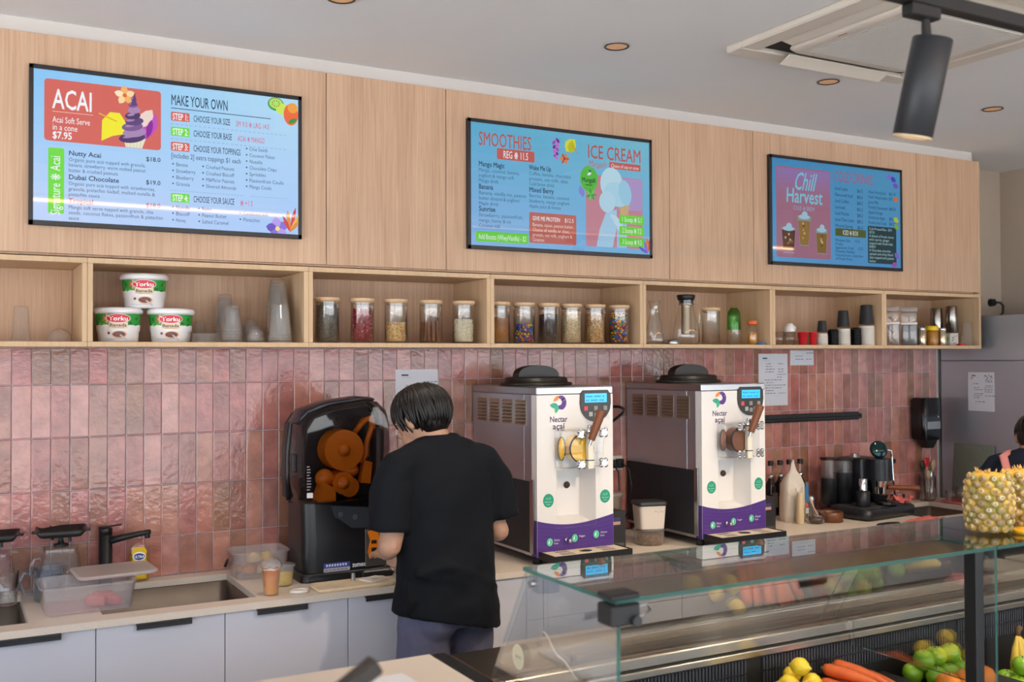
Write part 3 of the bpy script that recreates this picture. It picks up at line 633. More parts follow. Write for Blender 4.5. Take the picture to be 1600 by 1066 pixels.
def jar(X, y, label, fill, level, fmat=None, kind='grain', r=.0485, h=.1825, group='glass topping jars with pale wooden lids', lid=True):
    t = thing('topping_jar', label, 'jar', (X, y, SB), face(X, y), group)
    MB().lathe([(0, .003), (r-.004, .002), (r, .006), (r, h-.018)], 28).lathe([(r-.0035, h-.018), (r-.0035, .007), (0, .006)], 28).build('glass_body', CLEAR, t)
    MB().lathe([(0, h-.022), (r-.005, h-.022), (r-.005, h-.0142), (r+.0012, h-.014), (r+.0015, h-.002), (r, h), (0, h)], 28).build('lid', BEECH, t)
    if not fill: return t
    hl = .009+(h-.035)*level; ri = r-.0042
    if kind == 'grain':
        MB().lathe([(0, .0075), (ri, .0075), (ri, hl-.004)]+[(ri*q, hl+.004*math.cos(q*2.6)-.001) for q in (.8, .5, .2)]+[(0, hl+.003)], 28).build(fill, fmat, t)
    elif kind == 'candy':
        b = MB(); rng = random.Random(len(label)); k = .0065
        for z in range(int((hl-.01)/.0098)+1):
            for a in range(15):
                an = 2*PI*(a+.5*(z % 2))/15+rng.uniform(-.1, .1); rr = ri-.0072+rng.uniform(-.003, 0)
                b.ball((rr*math.cos(an), rr*math.sin(an), .0145+z*.0098+rng.uniform(-.002, .002)), (k, k, k*.8), 8, 0, rng.choice(['#e23b2e', '#2f62c8', '#3fae3a', '#f0c02a', '#e8742a', '#274f9e', '#5a3320', '#2b59b8', '#f0822a']))
        b.lathe([(0, .008), (ri-.012, .008), (ri-.012, hl-.008), (0, hl-.004)], 12, 0, '#5a3a2a'); rng2 = rng
        for i in range(30):
            an = rng.uniform(0, 2*PI); rr = rng.uniform(0, ri-.012); b.ball((rr*math.cos(an), rr*math.sin(an), hl), (k, k, k*.8), 8, 0, rng.choice(['#e23b2e', '#2f62c8', '#3fae3a', '#f0c02a', '#e8742a']))
        o = b.build(fill, M('sugar_shell', None, .25, attr=True), t); o['kind'] = 'stuff'
    elif kind == 'stick':
        rng = random.Random(5)
        for i in range(11):
            an = 2*PI*i/11+rng.uniform(-.2, .2); rr = ri-.011; x, yy = rr*math.cos(an), rr*math.sin(an); L_ = rng.uniform(.085, .118)
            MB().cyl((x, yy, .009), (x*.9+rng.uniform(-.006, .006), yy*.9+rng.uniform(-.006, .006), L_), .0085, .0085, 8).build(fill, fmat, t)
    elif kind == 'flake':
        b = MB(); rng = random.Random(8)
        for i in range(420):
            an = rng.uniform(0, 2*PI); z = rng.uniform(.012, hl-.006); rr = ri-.004-rng.random()*.005
            T = Matrix.Translation((rr*math.cos(an), rr*math.sin(an), z)) @ Euler((rng.uniform(0, 6), rng.uniform(0, 6), rng.uniform(0, 6))).to_matrix().to_4x4()
            sx_ = rng.uniform(.005, .009)
            b.box(-sx_*.5, sx_*.5, -.0022, .0022, -.0012, .0012, 0, 0, rng.choice(fmat), T)
        b.lathe([(0, .008), (ri-.006, .008), (ri-.006, hl-.006), (0, hl-.003)], 16, 0, fmat[0])
        o = b.build(fill, M('dry_flakes', None, .7, attr=True), t); o['kind'] = 'stuff'
    return t
G = gran
jar(*SX(1.366, 0, -.28)[:2], 'topping jar full of dark grey chia seeds', 'chia_seeds', 1.0, G('chia', ['#4a463e', '#6b655a', '#3a3630', '#857d6e'], 420))
jar(*SX(1.518, 0, -.28)[:2], 'topping jar full of red and pink dried berry pieces', 'dried_berries', .94, ['#8a1f2e', '#b93a44', '#d86a6e', '#e9b0a8', '#7a1826', '#c8404a'], 'flake')
jar(*SX(1.669, 0, -.28)[:2], 'topping jar half full of rainbow sprinkles', 'sprinkles', .56, ['#e9c27a', '#e8925a', '#f0dca0', '#d9787a', '#9fb86a', '#f3e3b8', '#e0a060'], 'flake')
jar(*SX(1.831, 0, -.28)[:2], 'topping jar holding brown cinnamon sticks', 'cinnamon_stick', .7, M('cinnamon_bark', '#7c4a2c', .8, noise=(80, .2)), 'stick')
jar(*SX(1.989, 0, -.28)[:2], 'topping jar of pale cream coconut flakes', 'coconut_flakes', .68, ['#efe2c4', '#f6ecd6', '#e2d0a8', '#f2e6cc'], 'flake')
jar(*SX(2.166, 0, -.28)[:2], 'topping jar of fine orange-brown crumbs beside the candy jar', 'crumbs', .72, G('crumb', ['#b8742e', '#c98438', '#a5642a'], 500))
jar(*SX(2.295, 0, -.28)[:2], 'topping jar about half full of coloured chocolate candies', 'candies', .5, None, 'candy')
jar(*SX(2.425, 0, -.28)[:2], 'topping jar of dark brown chocolate chips', 'chocolate_chips', .86, G('chocchip', ['#2c211e', '#3a2a26', '#231a18', '#46352f'], 190))
jar(*SX(2.549, 0, -.28)[:2], 'topping jar full of pale beige chopped nuts', 'chopped_nuts', .97, G('nuts', ['#d8b684', '#e6caa0', '#c79f68', '#f0dcb8'], 230))
jar(*SX(2.681, 0, -.28)[:2], 'topping jar full of golden brown granola', 'granola', .9, G('granola', ['#c08a4e', '#d6a86a', '#a87238', '#e2bd86'], 190))
jar(*SX(2.819, 0, -.28)[:2], 'topping jar nearly full of coloured chocolate candies at the end of its row', 'candies', .92, None, 'candy')
jar(*SX(3.382, 0, -.28)[:2], 'empty glass jar with pale wooden lid beside the coffee carafe', None, 0, r=.045)

# chocolate spread tubs
TUBG = GL('tub_gloss', (1, 1, 1))
def tub(X, y, z, label):
    t = thing('spread_tub', label, 'tub', (X, y, z), face(X, y), 'stacked chocolate spread tubs'); h = .128
    rb, rt = .070, .079
    MB().lathe([(0, 0), (rb-.004, 0), (rb, .004), (rt, h-.016), (0, h-.016)], 36).build('pail', M('white_tub_plastic', '#eceaea', .35), t)
    MB().lathe([(rt+.0005, h-.022), (rt+.007, h-.0215), (rt+.0085, h-.012), (rt+.004, h-.003), (rt-.004, h), (rt-.010, h-.002), (0, h-.002)], 36).build('lid', M('white_lid_plastic', '#f1f1f3', .3), t)
    def W(u, v, d):
        r = rb+(rt-rb)*(v-.004)/(h-.020)+d; a = u/.075; return (r*math.sin(a), -r*math.cos(a), v)
    p = Print(W)
    p.rect(-.15, .052, .15, h-.024, '#2f9e3f', 28)
    rng = random.Random(3)
    for i in range(34):
        u = rng.uniform(-.13, .13); v = rng.uniform(.06, h-.034); p.petal(u, v, .018, .01, rng.uniform(0, 6), rng.choice(['#1f7f33', '#56b84a', '#38a845', '#7fcf5a', '#1a6b2c']))
    for i in range(26): u = -.15+.3*i/25; p.ell(u, .052, .012, .009+.004*rng.random(), '#eceaea')
    for i in range(5): p.ell(-.045+rng.uniform(-.012, .012), .075+.01*i*.6, .005, .006, '#b5694a' if i % 2 else '#d7a08a')
    p.rrect(-.033, .050, .033, .075, .008, '#e6cfae')
    p.ell(0, .087, .042, .017, '#f6f2f2'); p.ell(0, .087, .040, .0152, '#d21f33')
    p.text('Torku', 0, .0790, .022, '#ffffff', 'c', width=.062, bold=.02); p.text('Banada', 0, .0570, .016, '#4a2c1c', 'c', width=.056, bold=.02); p.text('findik kremasi', 0, .0515, .006, '#6a4a34', 'c', width=.04)
    p.ell(.004, .028, .026, .0135, '#d9a06a'); p.ell(.003, .0285, .022, .0105, '#5a2416'); p.ell(.0, .031, .012, .004, '#7c3a24')
    p.poly([(.004, .026), (.009, .028), (.032, .010), (.028, .007)], '#b9bcc2'); p.ell(-.033, .033, .005, .005, '#8a4a34'); p.rect(-.05, .012, .02, .0135, '#b8b4c0')
    p.build('label_print', P_mat(0, .35), t)
tub(.556, -.2, SB, 'left white and green chocolate spread tub on the bottom of the pyramid')
tub(.745, -.2, SB, 'right white and green chocolate spread tub on the bottom of the pyramid')
tub(.648, -.2, SB+.128, 'white and green chocolate spread tub stacked on top of two others')

# cups: one thing each, also inside a stack
def cup_mesh(r0, r1, h, t=.0012, rim=.0025, n=24):
    """open cup, mouth down: wide rim at z=0, closed end up"""
    return MB().lathe([(r0+rim, 0), (r0+rim, .004), (r0, .005), (r1, h-.003), (r1-.003, h), (0, h)], n)
def stack(name, label, cat, group, X, y, z, mb, mat, n, pitch, rz=0):
    ORD = ['topmost', 'second from top', 'third from top', 'fourth from top', 'fifth from top', 'sixth from top', 'seventh from top', 'eighth from top', 'ninth from top', 'tenth from top', 'eleventh from top', 'twelfth from top']
    o = mb.build(name, mat, None, (X, y, z)); tag(o, label+', '+ORD[n-1], cat, group if n > 1 else None)
    for i in range(1, n): c = o.copy(); COL.objects.link(c); c.location = (X, y, z+pitch*i); c['label'] = label+', '+ORD[n-1-i]
    return o
x, y, z = SX(.946, SB, -.12); stack('plastic_cup', 'clear plastic cup in the tall thin stack', 'cup', 'tall thin clear cup stack', x+.003, y, SB, cup_mesh(.038, .026, .095), PLAST, 9, .0125)
x, y, z = SX(.977, SB, -.26); stack('plastic_cup', 'clear plastic cup in the lower stack near the tubs', 'cup', 'lower clear cup stack', x, y, SB, cup_mesh(.040, .028, .098), PLAST, 5, .0115)
x, y, z = SX(1.161, SB, -.2); stack('plastic_cup', 'clear plastic cup nested in the tallest stack in the cubby corner', 'cup', 'tallest clear cup stack', x, y, SB, cup_mesh(.046, .030, .11), PLAST, 12, .0132)
x, y, z = SX(1.172, SB, -.305); stack('plastic_cup', 'wide clear cup in the short stack before the tallest stack', 'cup', 'short wide clear cup stack', x-.004, y, SB, cup_mesh(.046, .034, .115), PLAST, 4, .011)
def dome_mesh(r, h): return MB().lathe([(r+.003, 0), (r+.003, .004), (r, .005)]+[(r*math.cos(a), .006+(h-.006)*math.sin(a)) for a in [PI/2*i/8 for i in range(1, 8)]]+[(.008, h)], 24)
x, y, z = SX(1.052, SB, -.13); stack('dome_lid', 'clear dome lid in the taller lid stack beside the cup stacks', 'lid', 'taller dome lid stack', x, y, SB, dome_mesh(.032, .05), PLAST, 5, .0115)
x, y, z = SX(1.069, SB, -.25); stack('dome_lid', 'clear dome lid in the short front lid stack', 'lid', 'short dome lid stack', x, y, SB, dome_mesh(.034, .045), PLAST, 3, .010)
x, y, z = SX(.876, SB, -.28); stack('deli_disc', 'clear deli lid in the low stack by the right tub', 'lid', 'low stack of deli lids', x, y, SB, MB().lathe([(.045, 0), (.049, .001), (.049, .006), (.043, .0065), (.041, .003), (0, .003)], 24), PLAST, 5, .0068)
x, y, z = SX(.853, SB, -.10); o = cup_mesh(.027, .022, .085).build('plastic_cup', PLAST, None, (x, y, SB)); tag(o, 'small clear cup standing behind the deli pot lids', 'cup')
x, y, z = SX(.229, SB, -.2); o = MB().lathe([(.034, 0), (.034, .004), (.0315, .005), (.024, .124), (.021, .127), (0, .127)], 24).build('tumbler', PLAST, None, (x, y, SB)); tag(o, 'tall upturned clear tumbler in the far left cubby', 'tumbler')
x, y, z = SX(.355, SB, -.2); o = dome_mesh(.042, .05).build('dome_lid', PLAST, None, (x, y, SB)); tag(o, 'single clear dome lid in the far left cubby', 'lid')

# carafe cubby
x, y, z = SX(3.030, SB, -.25)
t = thing('glass_carafe', 'slender flared glass carafe at the left of its cubby', 'carafe', (x, y, SB))
MB().lathe([(0, .003), (.050, .002), (.056, .008), (.054, .03), (.028, .13), (.022, .17), (.024, .19), (.031, .212)], 28).lathe([(.029, .212), (.022, .19), (.020, .17), (.026, .13), (.052, .03), (.05, .007), (0, .007)], 28).build('glass_body', CLEAR, t)
x, y, z = SX(3.140, SB, -.32); o = MB().lathe([(0, 0), (.032, 0), (.033, .003), (.033, .016), (.030, .019), (.022, .019), (.02, .023), (0, .023)], 24).build('steel_dish', STEEL, None, (x, y, SB)); tag(o, 'small round steel dish lying between the two carafes', 'dish')
x, y, z = SX(3.225, SB, -.25)
t = thing('coffee_brewer', 'glass cold brew carafe with black stopper and steel filter', 'carafe', (x, y, SB))
MB().lathe([(0, .003), (.056, .002), (.064, .010), (.066, .05), (.056, .11), (.040, .165), (.036, .19), (.038, .218)], 28).build('glass_body', CLEAR, t)
MB().lathe([(0, .245), (.043, .245), (.046, .240), (.040, .218), (.034, .216), (.034, .205), (0, .205)], 28).build('stopper', BLACK, t)
MB().lathe([(0, .05), (.022, .05), (.024, .054), (.024, .205)], 24).build('filter', M('fine_steel_mesh', '#b8a890', .3, 1, bump=(600, .3)), t)
MB().tube([(.034, 0, .19), (.065, 0, .195), (.083, 0, .17), (.085, 0, .12), (.078, 0, .085), (.06, 0, .075)], .005, 8).build('handle', CLEAR, t)
MB().lathe([(.036, .196), (.0395, .196), (.0395, .202), (.036, .202)], 24).build('collar', CHROME, t)
x, y, z = SX(3.534, SB, -.28)
t = thing('green_bottle', 'slim clear bottle half tinted green, standing in the carafe cubby', 'bottle', (x, y, SB))
MB().lathe([(0, .003), (.031, .002), (.034, .008), (.034, .14), (.030, .165), (.016, .185), (.014, .199), (0, .2)], 24).build('glass_body', CLEAR, t)
MB().lathe([(.0345, .075), (.0345, .14), (.0305, .166), (.0165, .186)], 24).build('green_sleeve', GL('green_tint', (.38, .72, .3), 1.2), t)
x, y, z = SX(3.656, SB, -.30)
t = thing('spice_jar', 'small jar of orange powder with orange lid', 'jar', (x, y, SB))
MB().lathe([(0, .002), (.024, .002), (.026, .006), (.026, .08), (.020, .092), (.018, .1)], 24).build('glass_body', CLEAR, t)
MB().lathe([(0, .1), (.018, .1), (.019, .102), (.0245, .102), (.025, .106), (.025, .118), (.023, .121), (0, .121)], 24).build('lid', M('orange_plastic', '#e0642a', .4), t)
MB().lathe([(0, .004), (.0235, .004), (.0235, .055), (.0, .066)], 24).build('powder', G('turmeric', ['#d98f22', '#e5a236', '#c87f1c'], 400), t)
x, y, z = SX(3.712, SB, -.32); o = MB().lathe([(0, 0), (.022, 0), (.027, .004), (.027, .008), (.018, .011), (0, .012)], 24).build('blue_lid', M('blue_plastic', '#2f6f9e', .4), None, (x, y, SB)); tag(o, 'flat blue lid in the right corner of the carafe cubby', 'lid')

# cup cubby
TEA = GL('tumbler_glass', (.97, .975, .97), 2.0, 1.5, .02)
for (X, yy, lb) in ((3.841, -.27, 'small clear glass tumbler at the left of the cup cubby'), (3.918, -.29, 'small clear glass tumbler under the white espresso cup')):
    x, y, z = SX(X, SB, yy); o = MB().lathe([(0, .006), (.020, .006), (.022, .0), (.025, .001), (.030, .068), (.028, .068), (.023, .01), (0, .009)], 20).build('glass_tumbler', TEA, None, (x, y, SB)); tag(o, lb, 'glass')
x, y, z = SX(3.935, SB, -.205)
t = thing('espresso_cup', 'white upturned espresso cup resting on the glass tumbler', 'cup', (3.918*(-.29+4.25)/4.05, -.29, SB+.0685))
MB().lathe([(.029, 0), (.030, .001), (.027, .022), (.018, .040), (.014, .041), (.014, .044), (0, .0445)], 24).build('bowl', M('white_porcelain', '#e8e4df', .2), t)
MB().tube([(.026, 0, .008), (.040, 0, .012), (.042, 0, .024), (.022, 0, .032)], .003, 6).build('handle', M('white_porcelain', '#e8e4df', .2), t)
REDC = M('red_plastic', '#c8202c', .35)
def party(): return MB().lathe([(.0265, .068), (.028, .068), (.028, .064), (.0255, .063), (.024, .04), (.0225, .039), (.020, .002), (.018, 0), (0, 0)], 20)
for X, rr, lb in ((4.011, 1, 'red plastic cup stack at left, beside the glass tumblers'), (4.085, .85, 'red plastic cup at right, beside the smallest paper cups')):
    x, y, z = SX(X, SB, -.29); o = party().build('red_cup', REDC, None, (x, y, SB)); o.scale = (rr, rr, 1); tag(o, lb, 'cup')
KRAFTW = M('white_paper_cup', '#dcd5cb', .6); CUPB = M('black_paper_cup', '#2c2f33', .55)
for X, hb, hw, r0, r1, n, sz in ((4.154, .059, .058, .028, .021, 6, 'smallest'), (4.314, .088, .086, .035, .026, 9, 'medium'), (4.494, .104, .104, .041, .030, 11, 'largest')):
    x, y, z = SX(X, SB, -.29); gp = '%s white paper cup stack' % sz
    p = hw/n
    stack('paper_cup', 'white ribbed paper cup nested in the %s white stack' % sz, 'cup', gp, x, y, SB, MB().lathe([(r0+.002, 0), (r0+.0025, .003), (r0, .004), (r0-.001, p*1.6), (0, p*1.6)], 24), KRAFTW, n, p*.955)
    o = MB().lathe([(r0, 0), (r0, .003), (r0-.002, .004), (r1, hb-.002), (r1-.003, hb), (0, hb-.001)], 24).build('paper_cup', CUPB, None, (x, y, SB+hw+.012)); tag(o, '%s upturned black paper cup on top of a white cup stack' % sz, 'cup')
for X, n, h, sz in ((4.236, 9, .087, 'left'), (4.410, 10, .099, 'right')):
    x, y, z = SX(X, SB, -.29); p = h/n
    stack('cup_lid', 'black sipper lid nested in the %s black lid stack' % sz, 'lid', '%s stack of black cup lids' % sz, x, y, SB, MB().lathe([(.030, 0), (.031, .003), (.028, .004), (.026, .011), (.022, .0125), (0, .010)], 24), BLACKG, n, p*.93)

# right end cubby
for X, yy, w_, lb in ((4.699, -.28, .042, 'tall clear plastic canister with frosted lid, left of two, with a spiral inside'), (4.840, -.28, .045, 'tall clear plastic canister with frosted lid, right of two')):
    x, y, z = SX(X, SB, yy); t = thing('clear_canister', lb, 'canister', (x, y, SB), face(x, y)); b = MB(); b2 = MB()
    b.box(-w_+.003, w_-.003, -w_+.003, w_-.003, 0, .19, .010, seg=3).build('body', PLAST, t)
    b2.box(-w_, w_, -w_, w_, .185, .215, .008, seg=2).build('lid', FROST, t)
    MB().box(-w_+.002, w_-.002, -w_+.0005, -w_+.0025, .118, .128).build('scale_band', M('white_band', '#e6e4e0', .5), t)
    if X < 4.75: MB().tube([(.012*math.cos(a*.9), .012*math.sin(a*.9), .012+.0085*a) for a in range(18)], .006, 8).build('spiral', M('pale_twist', '#b79a88', .6), t)
    else: MB().box(-w_+.007, w_-.007, -w_+.007, w_-.007, .006, .115, .006, seg=2).build('dark_liquid', M('dark_contents', '#3b3734', .3), t)
for X, lb in ((4.948, 'small shiny lidded shaker left of the honey jar'), (5.122, 'small shiny lidded shaker right of the honey jar')):
    x, y, z = SX(X, SB, -.31); t = thing('shaker', lb, 'shaker', (x, y, SB))
    MB().lathe([(0, 0), (.021, 0), (.0225, .003), (.0225, .08), (.02, .083)], 20).build('body', M('mirror_glass', '#c9b79c', .15, .8), t)
    MB().lathe([(.02, .083), (.0215, .084), (.0215, .099), (.019, .101), (0, .101)], 20).build('lid', CHROME, t)
x, y, z = SX(5.033, SB, -.29); t = thing('honey_jar', 'amber honey jar with yellow lid in the right end cubby', 'jar', (x, y, SB))
MB().lathe([(0, 0), (.031, 0), (.0335, .005), (.0335, .074), (.028, .085), (0, .085)], 24).build('body', M('amber_honey', '#a8702c', .2, noise=(20, .1)), t)
MB().lathe([(.028, .085), (.0345, .086), (.0355, .089), (.0355, .108), (.032, .112), (0, .112)], 24).build('lid', M('yellow_plastic', '#e8bf1e', .35), t)
x, y, z = SX(5.074, SB, -.12)
TS = M('dark_mirror_steel', '#8f8a84', .18, .95)
def shaker_cup(r0, r1, h): return MB().lathe([(0, 0), (r1-.004, 0), (r1, .004), (r0, h-.003), (r0-.001, h), (r0-.003, h), (r0-.004, h-.01), (0, h-.012)], 24)
for X, yy, zz, h, r0, r1, lb in ((5.074, -.18, SB, .222, .034, .038, 'tall polished steel shaker cup standing behind the honey jar'), (5.207, -.25, SB+.074, .157, .030, .036, 'polished steel shaker cup standing on the white box')):
    x, y, z = SX(X, SB, yy); o = shaker_cup(r0, r1, h).build('shaker_cup', TS, None, (x, y, zz)); tag(o, lb, 'cup')
x, y, z = SX(5.203, SB, -.25); t = thing('small_box', 'small white carton under a steel shaker cup', 'box', (x, y, SB), face(x, y))
MB().box(-.036, .036, -.034, .034, 0, .073, .001).build('carton', M('white_card', '#d9d4cc', .6), t)
p = Print(); p.rect(-.036, 0, -.008, .072, '#8f9478'); p.ell(-.02, .04, .008, .014, '#5f7a4a')
for i in range(10): p.ell(.002+.03*random.random(), .01+.055*random.random(), .0015, .004, '#3c3c3c', random.random())
p.build('box_print', P_mat(0, .6), t, (0, -.0345, 0))
x, y, z = SX(5.336, SB, -.32); o = cup_mesh(.036, .026, .135).build('plastic_cup', PLAST, None, (5.19, -.315, SB)); tag(o, 'upturned clear plastic cup at the right end of the shelves', 'cup')
o = MB().box(-.022, .022, -.016, .016, 0, .010, .003).build('red_sachet', REDC, None, (5.11, -.335, SB)); tag(o, 'small flat red packet beside the right end clear cup', 'packet')
# ------------------------------------------------------------------ left half of the back counter
CT = CZ+.0006
def rring(hx, hy, rad, z, n=5):
    pts = []
    for cx, cy_, a0 in ((hx-rad, hy-rad, 0), (-hx+rad, hy-rad, 90), (-hx+rad, -hy+rad, 180), (hx-rad, -hy+rad, 270)):
        for q in range(n+1): t = math.radians(a0+90*q/n); pts.append((cx+rad*math.cos(t), cy_+rad*math.sin(t), z))
    return pts
def loft(b, rings, cap0=False, cap1=False, mi=0, col=None, smooth=True, T=None):
    n = len(rings[0]); vs = sum(rings, []); fs = [[q*n+i, q*n+(i+1) % n, (q+1)*n+(i+1) % n, (q+1)*n+i] for q in range(len(rings)-1) for i in range(n)]
    b.add(vs, fs, mi, col, smooth, T)
    if cap0: b.add(rings[0], [list(range(n))[::-1]], mi, col, False, T)
    if cap1: b.add(rings[-1], [list(range(n))], mi, col, False, T)
    return b
def tub_box(hx, hy, h, rim=.006, taper=.012, rad=.03):
    """open food box with rolled rim"""
    b = MB(); return loft(b, [rring(hx-taper, hy-taper, rad*.8, .001), rring(hx, hy, rad, h-.008), rring(hx+rim, hy+rim, rad+rim, h-.006), rring(hx+rim, hy+rim, rad+rim, h), rring(hx-.002, hy-.002, rad, h), rring(hx-taper-.002, hy-taper-.002, rad*.8, .003)], cap1=True)

# blender jugs upside down by the tap
def jug(X, y, lb, rz=0):
    t = thing('blender_jug', lb, 'jug', (X, y, CT), rz)
    b = MB(); loft(b, [rring(.078, .078, .03, 0), rring(.064, .064, .02, .135), rring(.058, .058, .02, .142), rring(.058, .058, .02, .165)]).build('jar', GL('polycarbonate', (.93, .94, .96), 2.0, 1.5, .04, .03), t)
    b = MB()
    for i in range(7): b.box(.066-.0016*i, .068-.0016*i, -.018, .018, .03+.014*i, .0315+.014*i)
    for i in range(7): b.box(-.018, .012-.004*(i % 2), -.0715+.0016*i, -.0705+.0016*i, .03+.014*i, .032+.014*i)
    b.build('scale_marks', DARK, t)
    MB().tube([(-.064, 0, .125), (-.090, 0, .125), (-.100, 0, .10), (-.098, 0, .03), (-.092, 0, .014), (-.077, 0, .02)], .010, 8).build('handle', GL('polycarbonate', (1, 1, 1)), t)
    MB().lathe([(0, .166), (.026, .166), (.026, .175), (.012, .176), (.010, .186), (0, .187)], 16).build('drive_coupling', DARK, t)
    b = MB(); loft(b, [rring(.070, .070, .02, .208), rring(.088, .088, .02, .232), rring(.086, .086, .018, .232), rring(.072, .072, .02, .214)], cap1=True).build('black_tray', BLACK, t)
    for sx in (-1, 1): MB().box(sx*.088-.012, sx*.088+.014, -.02, .02, .219, .226, .002).build('tray_tab', BLACK, t)
    MB().cyl((-.03, .03, .186), (-.03, .03, .2085), .006, n=8).cyl((.03, -.03, .186), (.03, -.03, .2085), .006, n=8).cyl((0, 0, .186), (0, 0, .209), .008, n=8).build('stand_pin', DARK, t)
    return t
j = jug(.372, -.095, 'clear blender jug upside down under a black tray, beside the black tap', -.1)
jug(.145, -.095, 'clear blender jug upside down at the left edge of the picture', -.1)
# clear measuring jug and cup in front of it
t = thing('measuring_jug', 'clear blue-tinted measuring jug in front of the upturned blender jug', 'jug', (.322, -.232, CT))
MB().lathe([(0, .003), (.046, .002), (.050, .006), (.058, .115), (.062, .117)], 28).lathe([(.060, .1165), (.056, .115), (.048, .008), (0, .006)], 28).build('body', GL('bluish_plastic', (.80, .88, .96), 2, 1.5, .03, .06, (.6, .75, .95)), t)
MB().tube([(-.057, -.01, .10), (-.085, -.015, .105), (-.095, -.017, .08), (-.082, -.015, .03), (-.053, -.01, .03)], .007, 8).build('handle', GL('bluish_plastic'), t)
o = MB().lathe([(0, .003), (.030, .002), (.033, .005), (.040, .12), (.038, .12), (.031, .007), (0, .006)], 24).build('glass_tumbler', CLEAR, None, (.185, -.245, CT)); tag(o, 'tall clear tumbler standing between the two blender jugs', 'glass')
# tap
t = thing('sink_tap', 'tall matt black mixer tap behind the watermelon container', 'tap', (.532, -.058, CT), -.35)
MB().lathe([(0, 0), (.027, 0), (.027, .004), (.0245, .006), (.0245, .19), (.0, .19)], 24).build('column', BLACK, t)
MB().lathe([(0, .1905), (.0245, .1905), (.0245, .212), (.022, .215), (0, .215)], 24).build('cap', BLACK, t)
MB().box(.0, .085, -.010, .010, .2152, .2205, .002, T=Matrix.Rotation(-.12, 4, 'Y')).build('lever', BLACK, t)
sp = MB().tube([(.015, 0, .165), (.06, 0, .176), (.11, 0, .186), (.165, 0, .196)], [.019, .016, .014, .012], 12, ell=[(1, .8)]*4).build('spout', BLACK, t)
MB().cyl((.152, 0, .193), (.154, 0, .172), .011, .010, 12).build('aerator', BLACK, sp)
# dish soap
t = thing('soap_bottle', 'clear bottle of yellow dish soap behind the tap', 'bottle', (.655, -.055, CT), -.15)
prof = [(0, .001), (.030, .001), (.034, .006), (.036, .05), (.033, .085), (.036, .115), (.034, .135), (.020, .155), (.012, .163), (.012, .176)]
MB().lathe(prof, 24, sx=1.1, sy=.62).build('shell', CLEAR, t)
MB().lathe([(0, .003), (.029, .003), (.0335, .008), (.0350, .05), (.032, .085), (.0335, .098), (0, .098)], 24, sx=1.08, sy=.6).build('liquid', GL('yellow_soap', (.96, .80, .10), .6, 1.4, .1, .45, (.95, .75, .05)), t)
MB().cyl((0, 0, .1765), (0, 0, .192), .0135, .012, 14).build('cap', FROST, t)
p = Print(lambda u, v, d: (u, -.0235-d+u*u*8, v))
p.poly([(-.026, .012), (.026, .012), (.028, .05), (.024, .09), (.028, .118), (.018, .134), (-.018, .134), (-.028, .118), (-.024, .09), (-.028, .05)], '#f2c21e')
p.ell(0, .098, .024, .018, '#f8f4ea'); p.ell(0, .097, .021, .013, '#27468c'); p.text('ULTRA', 0, .092, .014, '#ffffff', 'c', width=.038, bold=.03)
p.text('BLAST', 0, .066, .012, '#27406a', 'c', width=.036, bold=.02); p.ell(-.01, .032, .010, .009, '#f6e04a'); p.ell(.010, .03, .010, .009, '#f6d82a')
p.build('label', P_mat(0, .4), t)
# watermelon container with its lid set askew
t = thing('food_container', 'frosted plastic food box holding watermelon pieces between the two sinks', 'container', (.425, -.405, CT), .02)
tub_box(.150, .112, .096, taper=.014).build('box', FROST, t)
MB().add([v for v in rring(.131, .092, .02, .0095)], [list(range(24))]).build('juice', GL('pink_juice', (.95, .66, .70), .8, 1.33, .05, .35, (.9, .45, .5)), t)
MEL = M('watermelon_flesh', '#d8545c', .35, noise=(30, .18), sss=.15)
rng = random.Random(2)
for i, (x, yy, sz) in enumerate(((.03, -.05, .028), (.06, -.02, .03), (.085, -.055, .024), (.045, .02, .026), (.075, .03, .025), (.01, -.01, .022))):
    b = MB(); b.box(-sz, sz, -sz*.7, sz*.7, 0, sz*1.25, sz*.35, T=Euler((0, 0, rng.uniform(0, 3))).to_matrix().to_4x4(), seg=2)
    o = b.build('watermelon_piece', MEL, None, (.425+x, -.405+yy, CT+.0105)); o.rotation_euler = (rng.uniform(-.2, .2)*0, 0, 0)
    tag(o, ['watermelon chunk nearest the middle of the food box', 'largest watermelon chunk in the food box', 'watermelon chunk at the right end of the food box', 'watermelon chunk at the back of the food box', 'watermelon chunk in the back right of the food box', 'smallest watermelon chunk at the left of the pile'][i], 'fruit', 'watermelon chunks in the food box')
o = loft(MB(), [rring(.130, .105, .028, 0), rring(.135, .11, .03, .002), rring(.135, .11, .03, .011), rring(.126, .101, .026, .0125), rring(.118, .093, .024, .010)], cap1=True, cap0=True).build('box_lid', GL('milky_lid', (.85, .82, .80), .9, 1.4, .3, .62, (.86, .80, .77)), None, (.525, -.335, CT+.0975), (0, 0, .06)); tag(o, 'frosted lid lying askew on the watermelon food box', 'lid')
